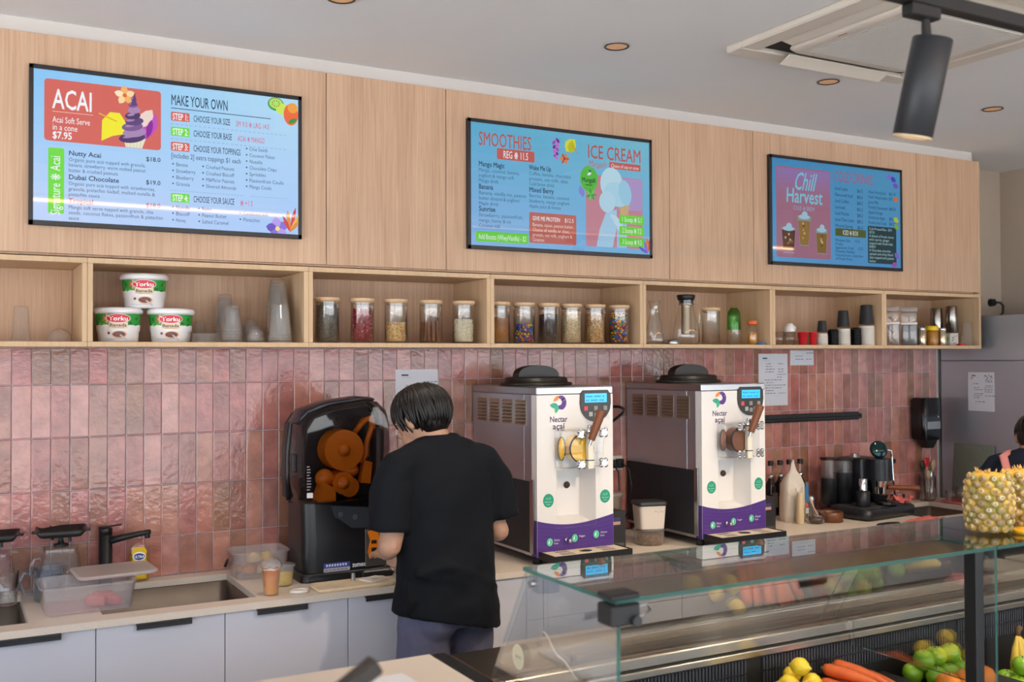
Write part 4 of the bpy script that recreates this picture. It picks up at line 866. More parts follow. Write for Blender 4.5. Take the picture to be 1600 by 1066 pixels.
# second food box with peel, small pot, juice cup
t = thing('food_container', 'frosted plastic food box of fruit peel beside the juicer', 'container', (1.085, -.175, CT), -.03)
tub_box(.108, .085, .105, taper=.014).build('box', FROST, t)
PEEL = [M('pale_peel', '#e8cf9c', .6, noise=(40, .15)), M('orange_peel', '#d98f58', .6, noise=(40, .15)), M('yellow_flesh', '#e8c860', .5, noise=(40, .1))]
for i, (x, yy, zz, sz, k) in enumerate(((-.055, -.04, 0, .027, 1), (.02, -.045, 0, .027, 0), (-.02, .04, 0, .027, 0), (.055, .035, 0, .025, 2), (-.085, .045, 0, .02, 1), (-.02, -.01, .042, .03, 0), (.05, .0, .042, .027, 2))):
    b = MB().lathe([(sz, 0), (sz*1.0, sz*.25), (sz*.75, sz*.75), (sz*.4, sz*1.0), (0, sz*1.05)], 12).lathe([(sz, 0), (sz*.85, .004), (sz*.6, sz*.5), (0, sz*.8)], 12)
    o = b.build('fruit_peel', PEEL[k], None, (1.085+x*.75, -.175+yy*.75, CT+.0185+zz), (rng.uniform(-.25, .25), rng.uniform(-.25, .25), rng.uniform(0, 6)))
    tag(o, ['orange peel half at the front left of the peel box', 'pale peel half at the front right of the peel box', 'pale peel half at the centre back of the peel box', 'yellow rind at the back right corner of the peel box', 'orange peel half at the back left of the peel box', 'pale peel half on top of the peel pile', 'yellow rind on top of the peel pile'][i], 'peel', 'fruit peel in the box')
t = thing('juice_cup', 'clear takeaway cup of layered orange and red juice with dome lid', 'cup', (1.036, -.545, CT))
pc = [(0, .002), (.024, .001), (.026, .004), (.034, .098), (.0375, .100), (.0375, .104)]
MB().lathe(pc, 28).build('cup', PLAST, t)
JU = bpy.data.materials.new('layered_juice'); JU.use_nodes = True; N = JU.node_tree.nodes; L = JU.node_tree.links; b_ = N['Principled BSDF']; b_.inputs['Roughness'].default_value = .25
tc = N.new('ShaderNodeTexCoord'); sp_ = N.new('ShaderNodeSeparateXYZ'); L.new(tc.outputs['Object'], sp_.inputs[0]); nz = N.new('ShaderNodeTexNoise'); nz.inputs['Scale'].default_value = 40; L.new(tc.outputs['Object'], nz.inputs['Vector'])
ad = N.new('ShaderNodeMath'); ad.operation = 'MULTIPLY_ADD'; ad.inputs[1].default_value = .022; L.new(nz.outputs[0], ad.inputs[0]); L.new(sp_.outputs[2], ad.inputs[2])
mr = N.new('ShaderNodeMapRange'); mr.inputs[1].default_value = .010; mr.inputs[2].default_value = .110; L.new(ad.outputs[0], mr.inputs[0])
rp = N.new('ShaderNodeValToRGB'); el = rp.color_ramp.elements
for pz, c in ((.0, '#e2a24e'), (.13, '#dd7440'), (.25, '#d4493a'), (.48, '#d85a36'), (.60, '#e88440'), (.95, '#e58242')):
    e = el[0] if pz == 0 else (el[1] if pz == .95 else el.new(pz)); e.position = pz; e.color = (*srgb(c), 1)
L.new(mr.outputs[0], rp.inputs[0]); L.new(rp.outputs[0], b_.inputs['Base Color'])
MB().lathe([(0, .004), (.0232, .004), (.0252, .006), (.0328, .094), (0, .094)], 28).build('juice', JU, t)
MB().lathe([(.038, .100), (.0395, .101), (.0395, .108), (.037, .109)]+[(.037*math.cos(a), .109+.028*math.sin(a)) for a in (.3, .6, .9, 1.2)]+[(.008, .1365)], 28).build('dome_lid', PLAST, t)
t = thing('deli_pot', 'small clear pot of pale pulp behind the juice cup', 'pot', (1.118, -.405, CT))
MB().lathe([(0, .002), (.036, .001), (.040, .005), (.046, .07), (.049, .072), (.049, .078), (0, .079)], 24).build('pot', FROST, t)
MB().lathe([(0, .004), (.036, .004), (.041, .045), (0, .048)], 24).build('pulp', PEEL[2], t)
o = MB().tube([(.99, -.03, .915), (1.0, -.028, .94), (1.02, -.026, .955)], .006, 8).build('power_cable', BLACK)
tag(o, 'short black cable loop by the wall behind the peel box', 'cable')
# cutting board with a paper cloth, small bits in front of the juicer
o = loft(MB(), [rring(.150, .065, .02, 0), rring(.153, .068, .022, .003), rring(.153, .068, .022, .009), rring(.150, .065, .02, .012)], cap0=True, cap1=True).build('cutting_board', M('cream_board', '#dcc8a8', .55, noise=(18, .12)), None, (1.345, -.565+.015, CT), (0, 0, -.0)); tag(o, 'cream cutting board on the worktop in front of the juicer', 'cutting board')
t = thing('strainer', 'white loop handled strainer at the left end of the cutting board', 'utensil', (1.105, -.565, CT), .1)
MB().tube([(.0, 0, .006), (.02, -.022, .006), (.05, -.022, .006), (.066, 0, .006), (.05, .022, .006), (.02, .022, .006), (0, 0, .006)], .006, 8).build('loop', M('white_plastic', '#e8e2d8', .4), t)
o = MB().box(-.045, .045, -.035, .035, 0, .006, .002).build('white_scraper', M('white_plastic', '#e8e2d8', .4), None, (1.43, -.55, CT+.0128), (0, 0, .4)); tag(o, 'white plastic scraper lying on the cutting board by the man', 'scraper')
o = MB().cyl((0, 0, 0), (0, 0, .028), .009, .008, 12).build('steel_pin', STEEL, None, (1.36, -.52, CT+.0128)); tag(o, 'tiny upright steel peg on the cutting board', 'peg')
t = thing('clear_tray', 'clear tray of cut fruit in front of the man', 'tray', (1.60, -.53, CT), -.1)
tub_box(.075, .055, .035, taper=.006, rad=.02).build('tray', PLAST, t)
for i, (x, yy) in enumerate(((-.03, -.015), (.025, .01), (0, .02))): MB().ball((x, yy, .02), (.03, .02, .014), 10).build('fruit_slice', PEEL[(i+1) % 3], t)
# notice sheets on the tiles
def sheet(loc, w_, h_, label, seed, rot=(0, 0, 0), lines=12, head=True):
    t = thing('notice_sheet', label, 'paper', loc); t.rotation_euler = rot
    MB().box(-w_/2, w_/2, 0, .0008, -h_/2, h_/2).build('paper', M('white_paper', '#d9dbe4', .7), t)
    rng = random.Random(seed); p = Print()
    if head: p.rect(-w_*.36, h_*.40, -w_*.20, h_*.425, '#3c4050'); p.rect(-w_*.36, h_*.375, -w_*.1, h_*.378, '#8a8ea0')
    for c in (-.30, .12):
        for i in range(lines):
            v = h_*.30-i*h_*.62/lines
            if rng.random() < .25: continue
            u = w_*c+rng.uniform(0, .012); n_ = rng.randint(2, 4)
            for k in range(n_):
                L_ = rng.uniform(.008, .022); p.rect(u, v, u+L_, v+.0035, rng.choice(['#5a6072', '#7a8092', '#4a4e60'])); u += L_+.005
                if u > w_*(.05 if c < 0 else .42): break
    p.build('print', P_mat(0, .7), t, (0, -.0001, 0)); return t
sheet((1.848, -.0105, 1.565), .208, .292, 'A4 notice sheet on the tiles above the head of the man', 1)
sheet((3.977, -.0105, 1.637), .212, .285, 'A4 notice sheet on the tiles right of the second machine', 2)
sheet((4.193, -.0105, 1.7565), .176, .083, 'small landscape note taped under the shelf', 3, lines=3, head=False)
# ------------------------------------------------------------------ two soft-serve dispensers
MSTEEL = M('machine_steel', '#c9ced8', .44, 1, noise=(3, .06), stretch=(1, 1, .2))
MWHITE = M('white_front_panel', '#e6e3e0', .3, bump=(240, .05))
VIOLET = M('violet_front_band', '#4a2a7c', .35)
ACR = GL('clear_acrylic', (.97, .98, .99), 1.6, 1.49, .02, .015, (.95, .95, .97))
BROWNW = M('brown_wood_handle', '#7a4526', .4, noise=(60, .2), stretch=(1, 1, .15))
def dispenser(X, label, prod, pname):
    t = thing('soft_serve_dispenser', label, 'machine', (X, -.60, CT), group='soft serve dispensers on the back counter'); W = .378; h = W/2; F = .045
    MB().box(-h, h, .105, .585, .036, .705, .003).box(-h, -h+.004, F, .105, .036, .705).box(h-.004, h, F, .105, .036, .705).build('body', MSTEEL, t)
    MB().box(-h-.001, h+.001, -.001, .586, .7055, .738, .004).build('top_frame', STEEL, t)
    # white cover, built round the dispensing recess
    b = MB(); rx0, rx1, rz0, rz1 = -.095, .100, .150, .392
    b.box(-h, rx0, 0, F-.001, .037, .705).box(rx1, h, 0, F-.001, .037, .705).box(rx0, rx1, 0, F-.001, rz1, .705).box(rx0, rx1, 0, F-.001, .037, rz0)
    b.build('front_cover', MWHITE, t)
    b = MB(); k = .022; z0, z1 = rz0, rz1
    o_ = [(rx0, -.0005, z0), (rx1, -.0005, z0), (rx1, -.0005, z1), (rx0, -.0005, z1)]; i_ = [(rx0+k, .095, z0+k*1.6), (rx1-k, .095, z0+k*1.6), (rx1-k, .095, z1-k*.5), (rx0+k, .095, z1-k*.5)]
    b.add(o_+i_, [[0, 1, 5, 4], [1, 2, 6, 5], [2, 3, 7, 6], [3, 0, 4, 7], [4, 5, 6, 7]]).build('recess_liner', MWHITE, t)
    # side louvres
    for c in range(4):
        y0 = .085+.118*c; b = MB()
        b.box(-h-.0006, -h+.001, y0, y0+.092, .575, .682)
        for r in range(7):
            z = .579+.0148*r
            b.prism([(y0+.002, z), (y0+.09, z), (y0+.088, z+.011), (y0+.004, z+.011)], -h-.0010, -h-.0004, 'x')
            b.add([(-h-.0008, y0+.003, z+.012), (-h-.0008, y0+.089, z+.012), (-h-.010, y0+.086, z+.003), (-h-.010, y0+.006, z+.003)], [[0, 1, 2, 3]])
        b.build('louvre_panel', M('louvre_steel', '#c4b8a6', .35, .9), t)
    f = MB().box(-h-.006, -h-.0005, .05, .575, .05, .345, .002).build('side_filter', M('black_filter_mesh', '#1c1f26', .55, bump=(500, .4)), t)
    MB().box(-h-.0085, -h-.001, .020, .0495, .048, .355, .002).build('filter_rail', STEEL, f)
    for yy in (.03, .30, .57): MB().box(-h-.0075, -h-.006, yy, yy+.003, .052, .343).build('filter_rib', BLACK, f)
    for sx in (-1, 1):
        for yy in (.06, .53): MB().lathe([(0, 0), (.018, 0), (.02, .004), (.02, .0355), (0, .0355)], 14, T=Matrix.Translation((sx*(h-.035), yy, 0))).build('foot', BLACK, t)
    # hopper lid with arched grip
    l = MB().lathe([(0, 0), (.170, 0), (.172, .006), (.168, .012), (.150, .013), (.147, .030), (.140, .036), (0, .037)], 36, sx=1, sy=.82).build('hopper_lid', M('dark_lid_plastic', '#211c19', .38), t, (.0, .33, .7385))
    MB().prism([(-.105, 0)]+[(.105*math.cos(PI-PI*i/14), .052*math.sin(PI*i/14)**.75) for i in range(1, 14)]+[(.105, 0)], -.028, .028, 'y', smooth=False).build('grip', M('dark_lid_plastic', '#211c19', .38), l, (0, 0, .0365))
    # dispensing head
    hd = MB().box(-.066, .140, -.062, -.0015, .402, .560, .004).build('acrylic_head', ACR, t, (-.038, 0, 0))
    MB().cyl((.030, -.061, .482), (.030, -.004, .482), .055, .055, 32).build('product_chamber', prod, hd)
    MB().lathe([(.0555, 0), (.0590, 0), (.0590, .010), (.0555, .010)], 32, T=Matrix.Translation((.030, -.053, .482)) @ Matrix.Rotation(PI/2, 4, 'X')).build('seal_ring', DARK, hd)
    MB().lathe([(.048, 0), (.05, 0), (.05, .006), (.048, .006)], 32, T=Matrix.Translation((-.046, -.02, .482)) @ Matrix.Rotation(PI/2, 4, 'X') @ Matrix.Diagonal((.36, 1, 1, 1))).build('side_seal', DARK, hd)
    MB().ball((-.046, -.022, .482), (.0165, .008, .046), 14).build('side_window', prod, hd)
    MB().box(.046, .074, -.086, -.0625, .398, .545, .003).build('piston_block', M('pale_piston', '#e8e2cf', .3), hd)
    MB().box(.0455, .0745, -.0868, -.0622, .432, .436).build('piston_seal', DARK, hd)
    MB().lathe([(0, 0), (.017, 0), (.019, .004), (.019, .016), (.015, .020), (.012, .034), (0, .036)], 18, T=Matrix.Translation((.060, -.073, .5452))).build('piston_cap', CHROME, hd)
    for (x, z) in ((.018, .542), (.128, .546), (.018, .418), (.128, .420)):
        b = MB()
        for i in range(4): a = PI/4+i*PI/2; b.ball((.016*math.cos(a), -.012, .016*math.sin(a)), .0095, 10)
        b.cyl((0, 0, 0), (0, -.020, 0), .013, .014, 12); b.build('knob', CHROME, hd, (x, -.0625, z))
    lv = MB().cyl((.0, 0, 0), (.0, -.0, .03), .006, n=10).build('lever', CHROME, t, (.004, -.098, .497), (.12, .34, 0))
    MB().cyl((0, 0, .024), (0, 0, .150), .015, .020, 18).ball((0, 0, .150), (.020, .020, .007), 18).build('wooden_grip', BROWNW, lv)
    # control panel
    def arc(n=14): return [(.098+.078*math.cos(a), .668+.08*math.sin(a)) for a in [math.radians(200+140*i/n) for i in range(n+1)]]
    c = MB().prism([(.037, .722), (.022, .705), (.020, .668)]+arc()+[(.176, .668), (.174, .705), (.160, .722)], -.006, -.0005, 'y').build('control_panel', M('panel_black', '#26221f', .3), t)
    MB().box(.042, .154, -.0085, -.0062, .669, .708, .001).build('lcd', M('blue_lcd', '#2fb4f0', .2, emit=.55), c)
    p = Print(); [p.rect(.048+.0085*i, z, .053+.0085*i, z+.006, '#1a5f9a') for z in (.676, .692) for i in range(11) if (i*7+int(z*1000)) % 5]; p.build('lcd_text', P_mat(0, .4), c, (0, -.0086, 0))
    for i, (x, z, cc) in enumerate(((.048, .645, '#d8545a'), (.098, .645, '#8d8a86'), (.146, .645, '#8d8a86'), (.072, .620, '#a9b0ac'), (.099, .615, '#8d8a86'), (.124, .620, '#8d8a86'))):
        MB().box(x-.0095, x+.0095, -.0085, -.0062, z-.0095, z+.0095, .001).build('button', M('button_'+cc[1:], cc, .45), c)
    # printed front: logo, violet band, badges
    p = Print()
    top = [(-h+.0005+(W-.001)*i/20, .187-.026*math.sin(PI*(i/20)**.9)+.004*(i/20)) for i in range(21)]
    p.poly([(-h+.0005, .0375), (h-.0005, .0375)]+top[::-1], '#4b2a7e'); p.build('violet_band', P_mat(0, .4), t, (0, -.00005, 0)); p = Print(); p.k = 4
    for q in range(7):
        for i in range(20): (x0, z0), (x1, z1) = top[i], top[i+1]; f_ = (q+1)/8.5; p.line(x0, .0375+(z0-.0375)*(1-f_), x1, .0375+(z1-.0375)*(1-f_), .0009, '#63409a')
    p.build('band_waves', P_mat(0, .4), t, (0, -.0002, 0)); p = Print()
    # logo: orange beak, violet curl, green leaves
    cx, cz = -.083, .664
    p.poly([(cx-.026, cz+.012), (cx-.022, cz+.026), (cx-.010, cz+.036), (cx+.004, cz+.037), (cx-.002, cz+.020), (cx-.012, cz+.016)], '#f08a3c')
    ring_ = [(cx+.012+.026*math.cos(a), cz+.008+.030*math.sin(a)) for a in [math.radians(125-205*i/16) for i in range(17)]]
    inn = [(cx+.006+.010*math.cos(a), cz+.011+.013*math.sin(a)) for a in [math.radians(-80+190*i/12) for i in range(13)]]
    p.poly(ring_[:9]+inn[6:][::-1], '#6a3a92'); p.poly(ring_[8:]+[(cx-.002, cz-.018), (cx-.002, cz-.004)]+inn[:8], '#5a2f86'); p.ell(cx+.010, cz+.020, .0042, .0042, '#e6e3e0'); p.ell(cx+.0105, cz+.020, .002, .002, '#4a2a7c')
    p.petal(cx-.044, cz-.001, .044, .024, -.12, '#2fa384'); p.petal(cx-.016, cz-.036, .036, .02, 1.25, '#37b08c')
    p.text('Nectar', -.083, .592, .034, '#4a3360', 'c', width=.084, bold=.02); p.text('açaí', -.083, .562, .036, '#4a3360', 'c', width=.058, bold=.02)
    p.build('logo_print', P_mat(0, .4), t, (0, -.0002, 0))
    for x in (-.135, .147):
        p = Print(); p.ell(x, .268, .026, .0285, '#1f9a78', n=24); p.text('AÇAÍ', x, .272, .014, '#8fd8c0', 'c', width=.026); p.text('100% natural', x, .260, .007, '#cfeee4', 'c', width=.034); p.text('frozen', x, .250, .007, '#cfeee4', 'c', width=.018); p.build('round_sticker', P_mat(0, .4), t, (0, -.0002, 0))
    for x, z, l1, l2 in ((-.130, .096, 'Dairy', 'free'), (-.008, .103, 'Vegan', ''), (.100, .110, 'Gluten', 'free')):
        p = Print(); p.k = 130; p.ell(x, z, .0145, .0165, '#5fcaa4', n=20); p.petal(x-.006, z-.008, .018, .008, 1.1, '#d8f2e6'); p.petal(x+.005, z-.006, .013, .006, 1.7, '#2a9a76')
        p.text(l1, x+.021, z+.002, .0125, '#e8def4'); p.text(l2, x+.021, z-.011, .0125, '#e8def4') if l2 else None; p.build('badge_print', P_mat(0, .4), t, (0, -.0002, 0))
    MB().box(-h-.0012, -h-.0003, .0005, F-.001, .0375, .187).build('violet_side', VIOLET, t)
    MB().lathe([(0, 0), (.010, 0), (.010, .006), (.006, .008), (.006, .026), (.008, .027), (.008, .034), (0, .035)], 14, T=Matrix.Translation((-.048, -.001, .100)) @ Matrix.Rotation(PI/2, 4, 'X')).build('drain_bolt', CHROME, t)
    MB().lathe([(0, 0), (.014, 0), (.015, .004), (.012, .010), (0, .011)], 18, T=Matrix.Translation((.012, .0945, .315)) @ Matrix.Rotation(PI/2, 4, 'X')).build('spout_plug', M('dark_brown_rubber', '#3a2820', .5), t)
    # drip tray
    d = MB(); d.box(-.180, .200, -.125, -.0015, .030, .034); d.box(-.180, .200, -.125, -.119, .034, .060).box(-.180, -.174, -.119, -.0015, .034, .060).box(.194, .200, -.119, -.0015, .034, .060)
    d.build('drip_tray', BLACK, t)
    g = MB().box(-.172, .192, -.117, -.003, .052, .0575, .001).build('tray_grille', M('cream_grille', '#d8c9b0', .5), t)
    for sx in (-1, 1):
        for q in range(5):
            for r in range(2): MB().box(.01+sx*.075+q*.013*sx-.0025, .01+sx*.075+q*.013*sx+.0025, -.095+.048*r, -.060+.048*r, .0572, .0580).build('slot', BLACK, g)
    MB().lathe([(0, 0), (.026, 0), (.026, .0008), (0, .0009)], 20, T=Matrix.Translation((.012, -.055, .0573)) @ Matrix.Diagonal((1.1, .9, 1, 1))).build('drain_hole', BLACK, g)
    MB().ball((.0, -.035, .058), (.014, .006, .003), 8).build('spill', prod, g)
    return t
dispenser(2.316, 'steel and white açaí soft serve dispenser showing yellow product, right of the man', M('mango_product', '#e6b40c', .3), 'mango')
dispenser(3.180, 'steel and white açaí soft serve dispenser showing brown product, second from the juicer', M('acai_product', '#7a4420', .3), 'acai')

# ------------------------------------------------------------------ orange juicer
t = thing('citrus_juicer', 'black citrus juicer with smoked clear hood and orange press drums', 'juicer', (1.372, -.285, CT), 0)
SMOKE = GL('smoked_hood', (.55, .52, .53), 1.3, 1.5, .05)
ORG = M('orange_press_plastic', '#e07a12', .38); JBLK = M('juicer_black', '#15161a', .33)
out = [(-.188, .30), (-.192, .40), (-.190, .50), (-.180, .60), (-.150, .645), (-.06, .675), (.07, .692), (.135, .688), (.170, .655), (.187, .60), (.188, .50), (.176, .38), (.168, .262), (-.0, .278)]
b = MB(); loft(b, [rring(.186, .150, .03, 0), rring(.186, .150, .03, .028), rring(.178, .142, .03, .032)], cap0=True, cap1=True).build('base', JBLK, t)
loft(MB(), [rring(.172, .130, .05, .0325), rring(.170, .128, .05, .17), rring(.172, .12, .05, .30)], cap0=True, cap1=True).build('lower_body', JBLK, t)
MB().prism([(x*.97, .47+(z-.47)*.97) for x, z in out], .034, .125, 'y').build('back_housing', M('juicer_back', '#2a2526', .45), t)
def hood_ring(k, y):
    cx, cz = 0, .47; return [(cx+(x-cx)*k, y, cz+(z-cz)*k) for x, z in out]
loft(MB(), [hood_ring(1, .028), hood_ring(1, -.100), hood_ring(.975, -.128), hood_ring(.90, -.146)], cap1=True).build('hood', SMOKE, t)
MB().tube([(x, -.02, z+.006) for x, z in out[3:8]], [.018, .022, .022, .02, .016], 8, ell=[(4, .55)]*5).build('top_ridge', M('ridge_blue_black', '#1d222b', .3), t)
MB().tube([(x, .022, z) for x, z in out]+[(out[0][0], .022, out[0][1])], .010, 8).build('hood_frame', JBLK, t)
MB().box(-.205, -.188, -.09, -.06, .42, .49, .004).build('hood_latch', BLACK, t)
def drum(x, z, r, y0, y1, name, cap=True):
    o = MB().cyl((x, y0, z), (x, y1, z), r, r*.97, 30).build(name, ORG, t)
    if cap: MB().lathe([(0, 0), (.024, 0), (.024, .006), (.016, .008), (.014, .022), (0, .024)], 18, T=Matrix.Translation((x, y1-.0003, z)) @ Matrix.Rotation(PI/2, 4, 'X')).build('hub', ORG, o)
drum(.012, .495, .083, .02, -.070, 'press_drum'); drum(.005, .365, .045, .02, -.078, 'press_drum'); drum(.04, .345, .042, .02, -.05, 'press_drum', False)
MB().ball((-.062, -.045, .385), .038, 18).build('press_ball', ORG, t)
MB().prism([(-.10, .30), (-.03, .292), (-.032, .348), (-.075, .372)], -.09, .0, 'y').build('peel_chute', ORG, t)
MB().ball((.045, -.03, .41), (.04, .04, .03), 14).build('press_ball', ORG, t)
MB().tube([(.065, -.03, .555), (.105, -.04, .61), (.135, -.04, .62), (.140, -.04, .58), (.118, -.04, .52), (.115, -.04, .47), (.09, -.04, .44)], [.010, .014, .017, .014, .011, .013, .012], 10).build('feed_arm', ORG, t)
MB().prism([(.085, .36), (.125, .355), (.135, .44), (.10, .45)], -.06, -.02, 'y').build('guide_plate', ORG, t)
MB().box(.140, .168, -.10, -.02, .30, .58, .01).build('inner_guard', M('smoke_guard', '#3a3432', .4), t)
c = MB().prism([(-.062, .288), (.165, .262), (.165, .19), (.02, .195), (-.05, .245)], -.142, -.121, 'y').build('control_console', M('console_grey', '#2c3038', .4), t)
for x, z in ((-.03, .252), (.03, .238)): MB().cyl((x, -.1422, z), (x, -.146, z), .010, .009, 16).build('button', M('console_button', '#454a54', .3), c)
MB().box(.075, .165, -.135, -.1285, .035, .188, .004).build('dispensing_bay', M('bay_grey', '#4a4542', .35), t)
MB().prism([(.082, .178), (.125, .182), (.130, .11), (.122, .075), (.090, .072), (.084, .095), (.094, .14)], -.146, -.1355, 'y').build('spout_plate', ORG, t)
for z in (.098, .128): MB().box(.096, .118, -.1468, -.1462, z, z+.014, .002).build('vent', BLACK, t)
MB().box(.05, .215, -.175, -.150, 0, .03, .006).build('drip_ledge', JBLK, t)
p = Print(); p.rect(-.095, .040, .012, .060, '#3c4a9a'); p.rect(-.095, .026, .012, .040, '#b9b4bc'); [p.rect(-.085+.011*i, .046, -.078+.011*i, .055, '#d8dcf0') for i in range(8)]; p.text('zumex', .022, .036, .026, '#e4e4ea', width=.055, bold=.03)
for i in range(6): p.rect(-.09+.016*i, .031, -.078+.016*i, .035, '#77727c')
p.build('label_print', P_mat(0, .4), t, (0, -.1322, .006))
p = Print(); p.ell(.128, .315, .0185, .0185, '#e4e0e2', n=24); p.text('i', .128, .307, .018, '#8a8488', 'c'); p.build('round_sticker', P_mat(0, .5), t, (0, -.1465, 0))
p = Print(); p.rrect(-.166, .325, -.142, .345, .002, '#d8d4da')
for i in range(9): p.rect(-.166, .355+.011*i, -.166+.02*random.uniform(.5, 1), .359+.011*i, '#9a949c')
p.build('hood_print', P_mat(0, .5), t, (0, -.1465, 0))

# ------------------------------------------------------------------ between and right of the dispensers
def cable(pts, r, label, name='power_cable'):
    o = MB().tube(pts, r, 6).build(name, BLACK); return tag(o, label, 'cable')
t = thing('outlet', 'double wall power outlet between the two dispensers', 'outlet', (2.905, -.0105, 1.235))
MB().box(-.058, .058, -.009, 0, -.036, .036, .003).build('plate', WHITEP, t)
for sx in (-1, 1): MB().box(sx*.028-.02, sx*.028+.02, -.04, -.0095, -.022, .022, .005).build('plug', BLACK, t)
cable([(2.88, -.055, 1.235), (2.88, -.10, 1.20), (2.87, -.12, 1.10), (2.89, -.10, .98), (2.93, -.06, .907)], .004, 'left black cable hanging from the outlet between the dispensers')
cable([(2.935, -.055, 1.235), (2.95, -.09, 1.21), (2.96, -.10, 1.12), (2.95, -.08, 1.0), (2.94, -.03, .907)], .004, 'right black cable hanging from the outlet between the dispensers')
t = thing('wall_bracket', 'black angled metal bracket on the tiles between the dispensers', 'bracket', (2.86, -.011, 1.46))
MB().tube([(-.05, -.01, .06), (.02, -.10, .06), (.035, -.12, .05), (.03, -.115, .03), (-.05, -.02, -.07)], .007, 8).build('arm', BLACK, t); MB().box(-.075, -.04, -.012, 0, -.09, .08, .002).build('plate', BLACK, t)
def carton(X, y, hh, lb, w_=.06, dp=.10):
    t = thing('black_carton', lb, 'box', (X, y, CT)); MB().box(-w_, w_, -dp, dp, 0, hh, .002).build('carton', M('black_card', '#1f1d1f', .5), t)
    p = Print(); p.rect(-w_+.006, hh-.045, w_-.03, hh-.028, '#3a3560'); p.rect(-w_+.006, hh-.06, w_-.03, hh-.046, '#b98f86'); p.text('AÇAÍ', -w_+.01, hh-.043, .014, '#c8c2d8'); p.build('label', P_mat(0, .5), t, (0, -dp-.0004, 0)); p = Print(); p.rect(-w_+.02, .02, w_-.01, .034, '#4a4a4c'); p.build('barcode_strip', P_mat(0, .5), t, (0, -dp-.0004, 0))
    MB().box(-.004, .004, -.01, .01, hh, hh+.012, .002).build('flap', DARK, t)
carton(2.607, -.36, .175, 'black carton standing right of the yellow product dispenser', .055, .11)
carton(3.50, -.36, .175, 'black carton standing right of the brown product dispenser', .055, .11)
t = thing('deli_pot', 'clear round pot of brown granola between the dispensers', 'pot', (2.842, -.40, CT))
MB().lathe([(0, .002), (.062, .001), (.066, .005), (.072, .062), (.076, .064), (.076, .072), (.07, .074), (0, .0745)], 28).build('pot', PLAST, t)
MB().lathe([(0, .004), (.061, .004), (.067, .045), (0, .05)], 28).build('granola', gran('granola_dark', ['#6a4a30', '#8a6644', '#55391f'], 160), t)
t = thing('storage_tub', 'white storage tub with black lid standing on the granola pot', 'tub', (2.842, -.40, CT+.0752), -.25)
loft(MB(), [rring(.058, .050, .015, 0), rring(.066, .056, .018, .105)], cap0=True, cap1=True).build('tub', M('cream_tub', '#d6cabf', .4), t)
loft(MB(), [rring(.070, .060, .02, .1055), rring(.072, .062, .02, .110), rring(.070, .060, .02, .122), rring(.055, .045, .02, .124)], cap0=True, cap1=True).build('lid', DARK, t)
p = Print(); [p.line(.004+.007*i, .088+.004*(i % 2), .009+.007*i, .095-.005*(i % 3), .0012, '#4a443e') for i in range(6)]; p.build('handwriting', P_mat(0, .6), t, (0, -.0615, -.01))
o = MB().lathe([(0, 0), (.060, 0), (.064, .01), (.074, .19), (.078, .195), (.078, .21), (.070, .212), (0, .205)], 28).build('ingredient_tub', GL('cloudy_tub', (.75, .72, .70), .8, 1.4, .2, .5, (.75, .70, .66)), None, (2.79, -.13, CT)); tag(o, 'tall cloudy plastic tub near the wall between the dispensers', 'tub')
# syrup bottles, bag on wire stand, small jars
SYR = M('dark_syrup_glass', '#1c1416', .12)
for X, i in ((3.887, 0), (3.956, 1), (4.022, 2), (4.102, 3)):
    k = (4.25-.06)/4.17; t = thing('syrup_bottle', 'dark syrup bottle with tall pump neck, %s of the four' % ['first from the left', 'second from the left', 'third from the left', 'rightmost'][i], 'bottle', (X*k, -.06, CT), group='syrup bottles behind the bag')
    MB().lathe([(0, 0), (.030, 0), (.032, .004), (.032, .15), (.026, .175), (.013, .20), (.012, .21), (0, .21)], 18).build('bottle', SYR, t)
    MB().cyl((0, 0, .21), (0, 0, .272), .005, .005, 8).build('pump_stem', CLEAR, t)
    MB().cyl((0, 0, .2725), (0, 0, .298), .0155, .0155, 14).build('cap', BLACK, t); MB().lathe([(.0135, .205), (.018, .207), (.018, .222), (.006, .226)], 14).build('collar', CHROME, t)
    MB().box(-.020, .020, -.0335, -.0325, .05, .13).build('label', M('syrup_label', '#6a5f50', .5), t)
t = thing('coffee_bag', 'crumpled white foil bag pinched at the top, on the counter by the syrups', 'bag', (3.895, -.235, CT), -.1)
rings = []
for z, hx, hy in ((0, .062, .04), (.03, .068, .046), (.12, .068, .046), (.19, .064, .038), (.235, .045, .022), (.265, .018, .010), (.31, .008, .006), (.318, .011, .004)):
    rng = random.Random(int(z*1000)); rings.append([(x+rng.uniform(-.003, .003), y+rng.uniform(-.004, .004), z) for x, y, _ in rring(hx, hy, min(hx, hy)*.7, z)])
loft(MB(), rings, cap0=True, cap1=True).build('bag', M('white_foil_bag', '#cfc5b8', .45, bump=(25, .6)), t)
p = Print(); p.poly([(.046, .10), (.066, .10), (.064, .19), (.046, .20)], '#2f6f9e'); p.ell(.055, .085, .009, .012, '#d0673a'); p.rect(.045, .04, .066, .07, '#d8d2c8'); p.build('label', P_mat(0, .5), t, (0, -.0475, 0))
b = MB()
for sx in (-.5, .5): b.tube([(sx*.05, -.058, .003), (sx*.08, -.062, .02), (sx*.05, -.06, .10), (sx*.02, -.058, .13), (sx*.05, -.056, .18)], .0016, 6)
b.tube([(-.05, -.058, .003), (0, -.075, .003), (.05, -.058, .003)], .0016, 6); b.tube([(-.04, -.061, .07), (.04, -.061, .07)], .0016, 6); b.tube([(-.03, -.06, .12), (.03, -.06, .12)], .0016, 6)
ws = b.build('wire_holder', STEEL); ws.location = (3.885, -.235, CT); tag(ws, 'thin steel wire holder in front of the white bag', 'holder')
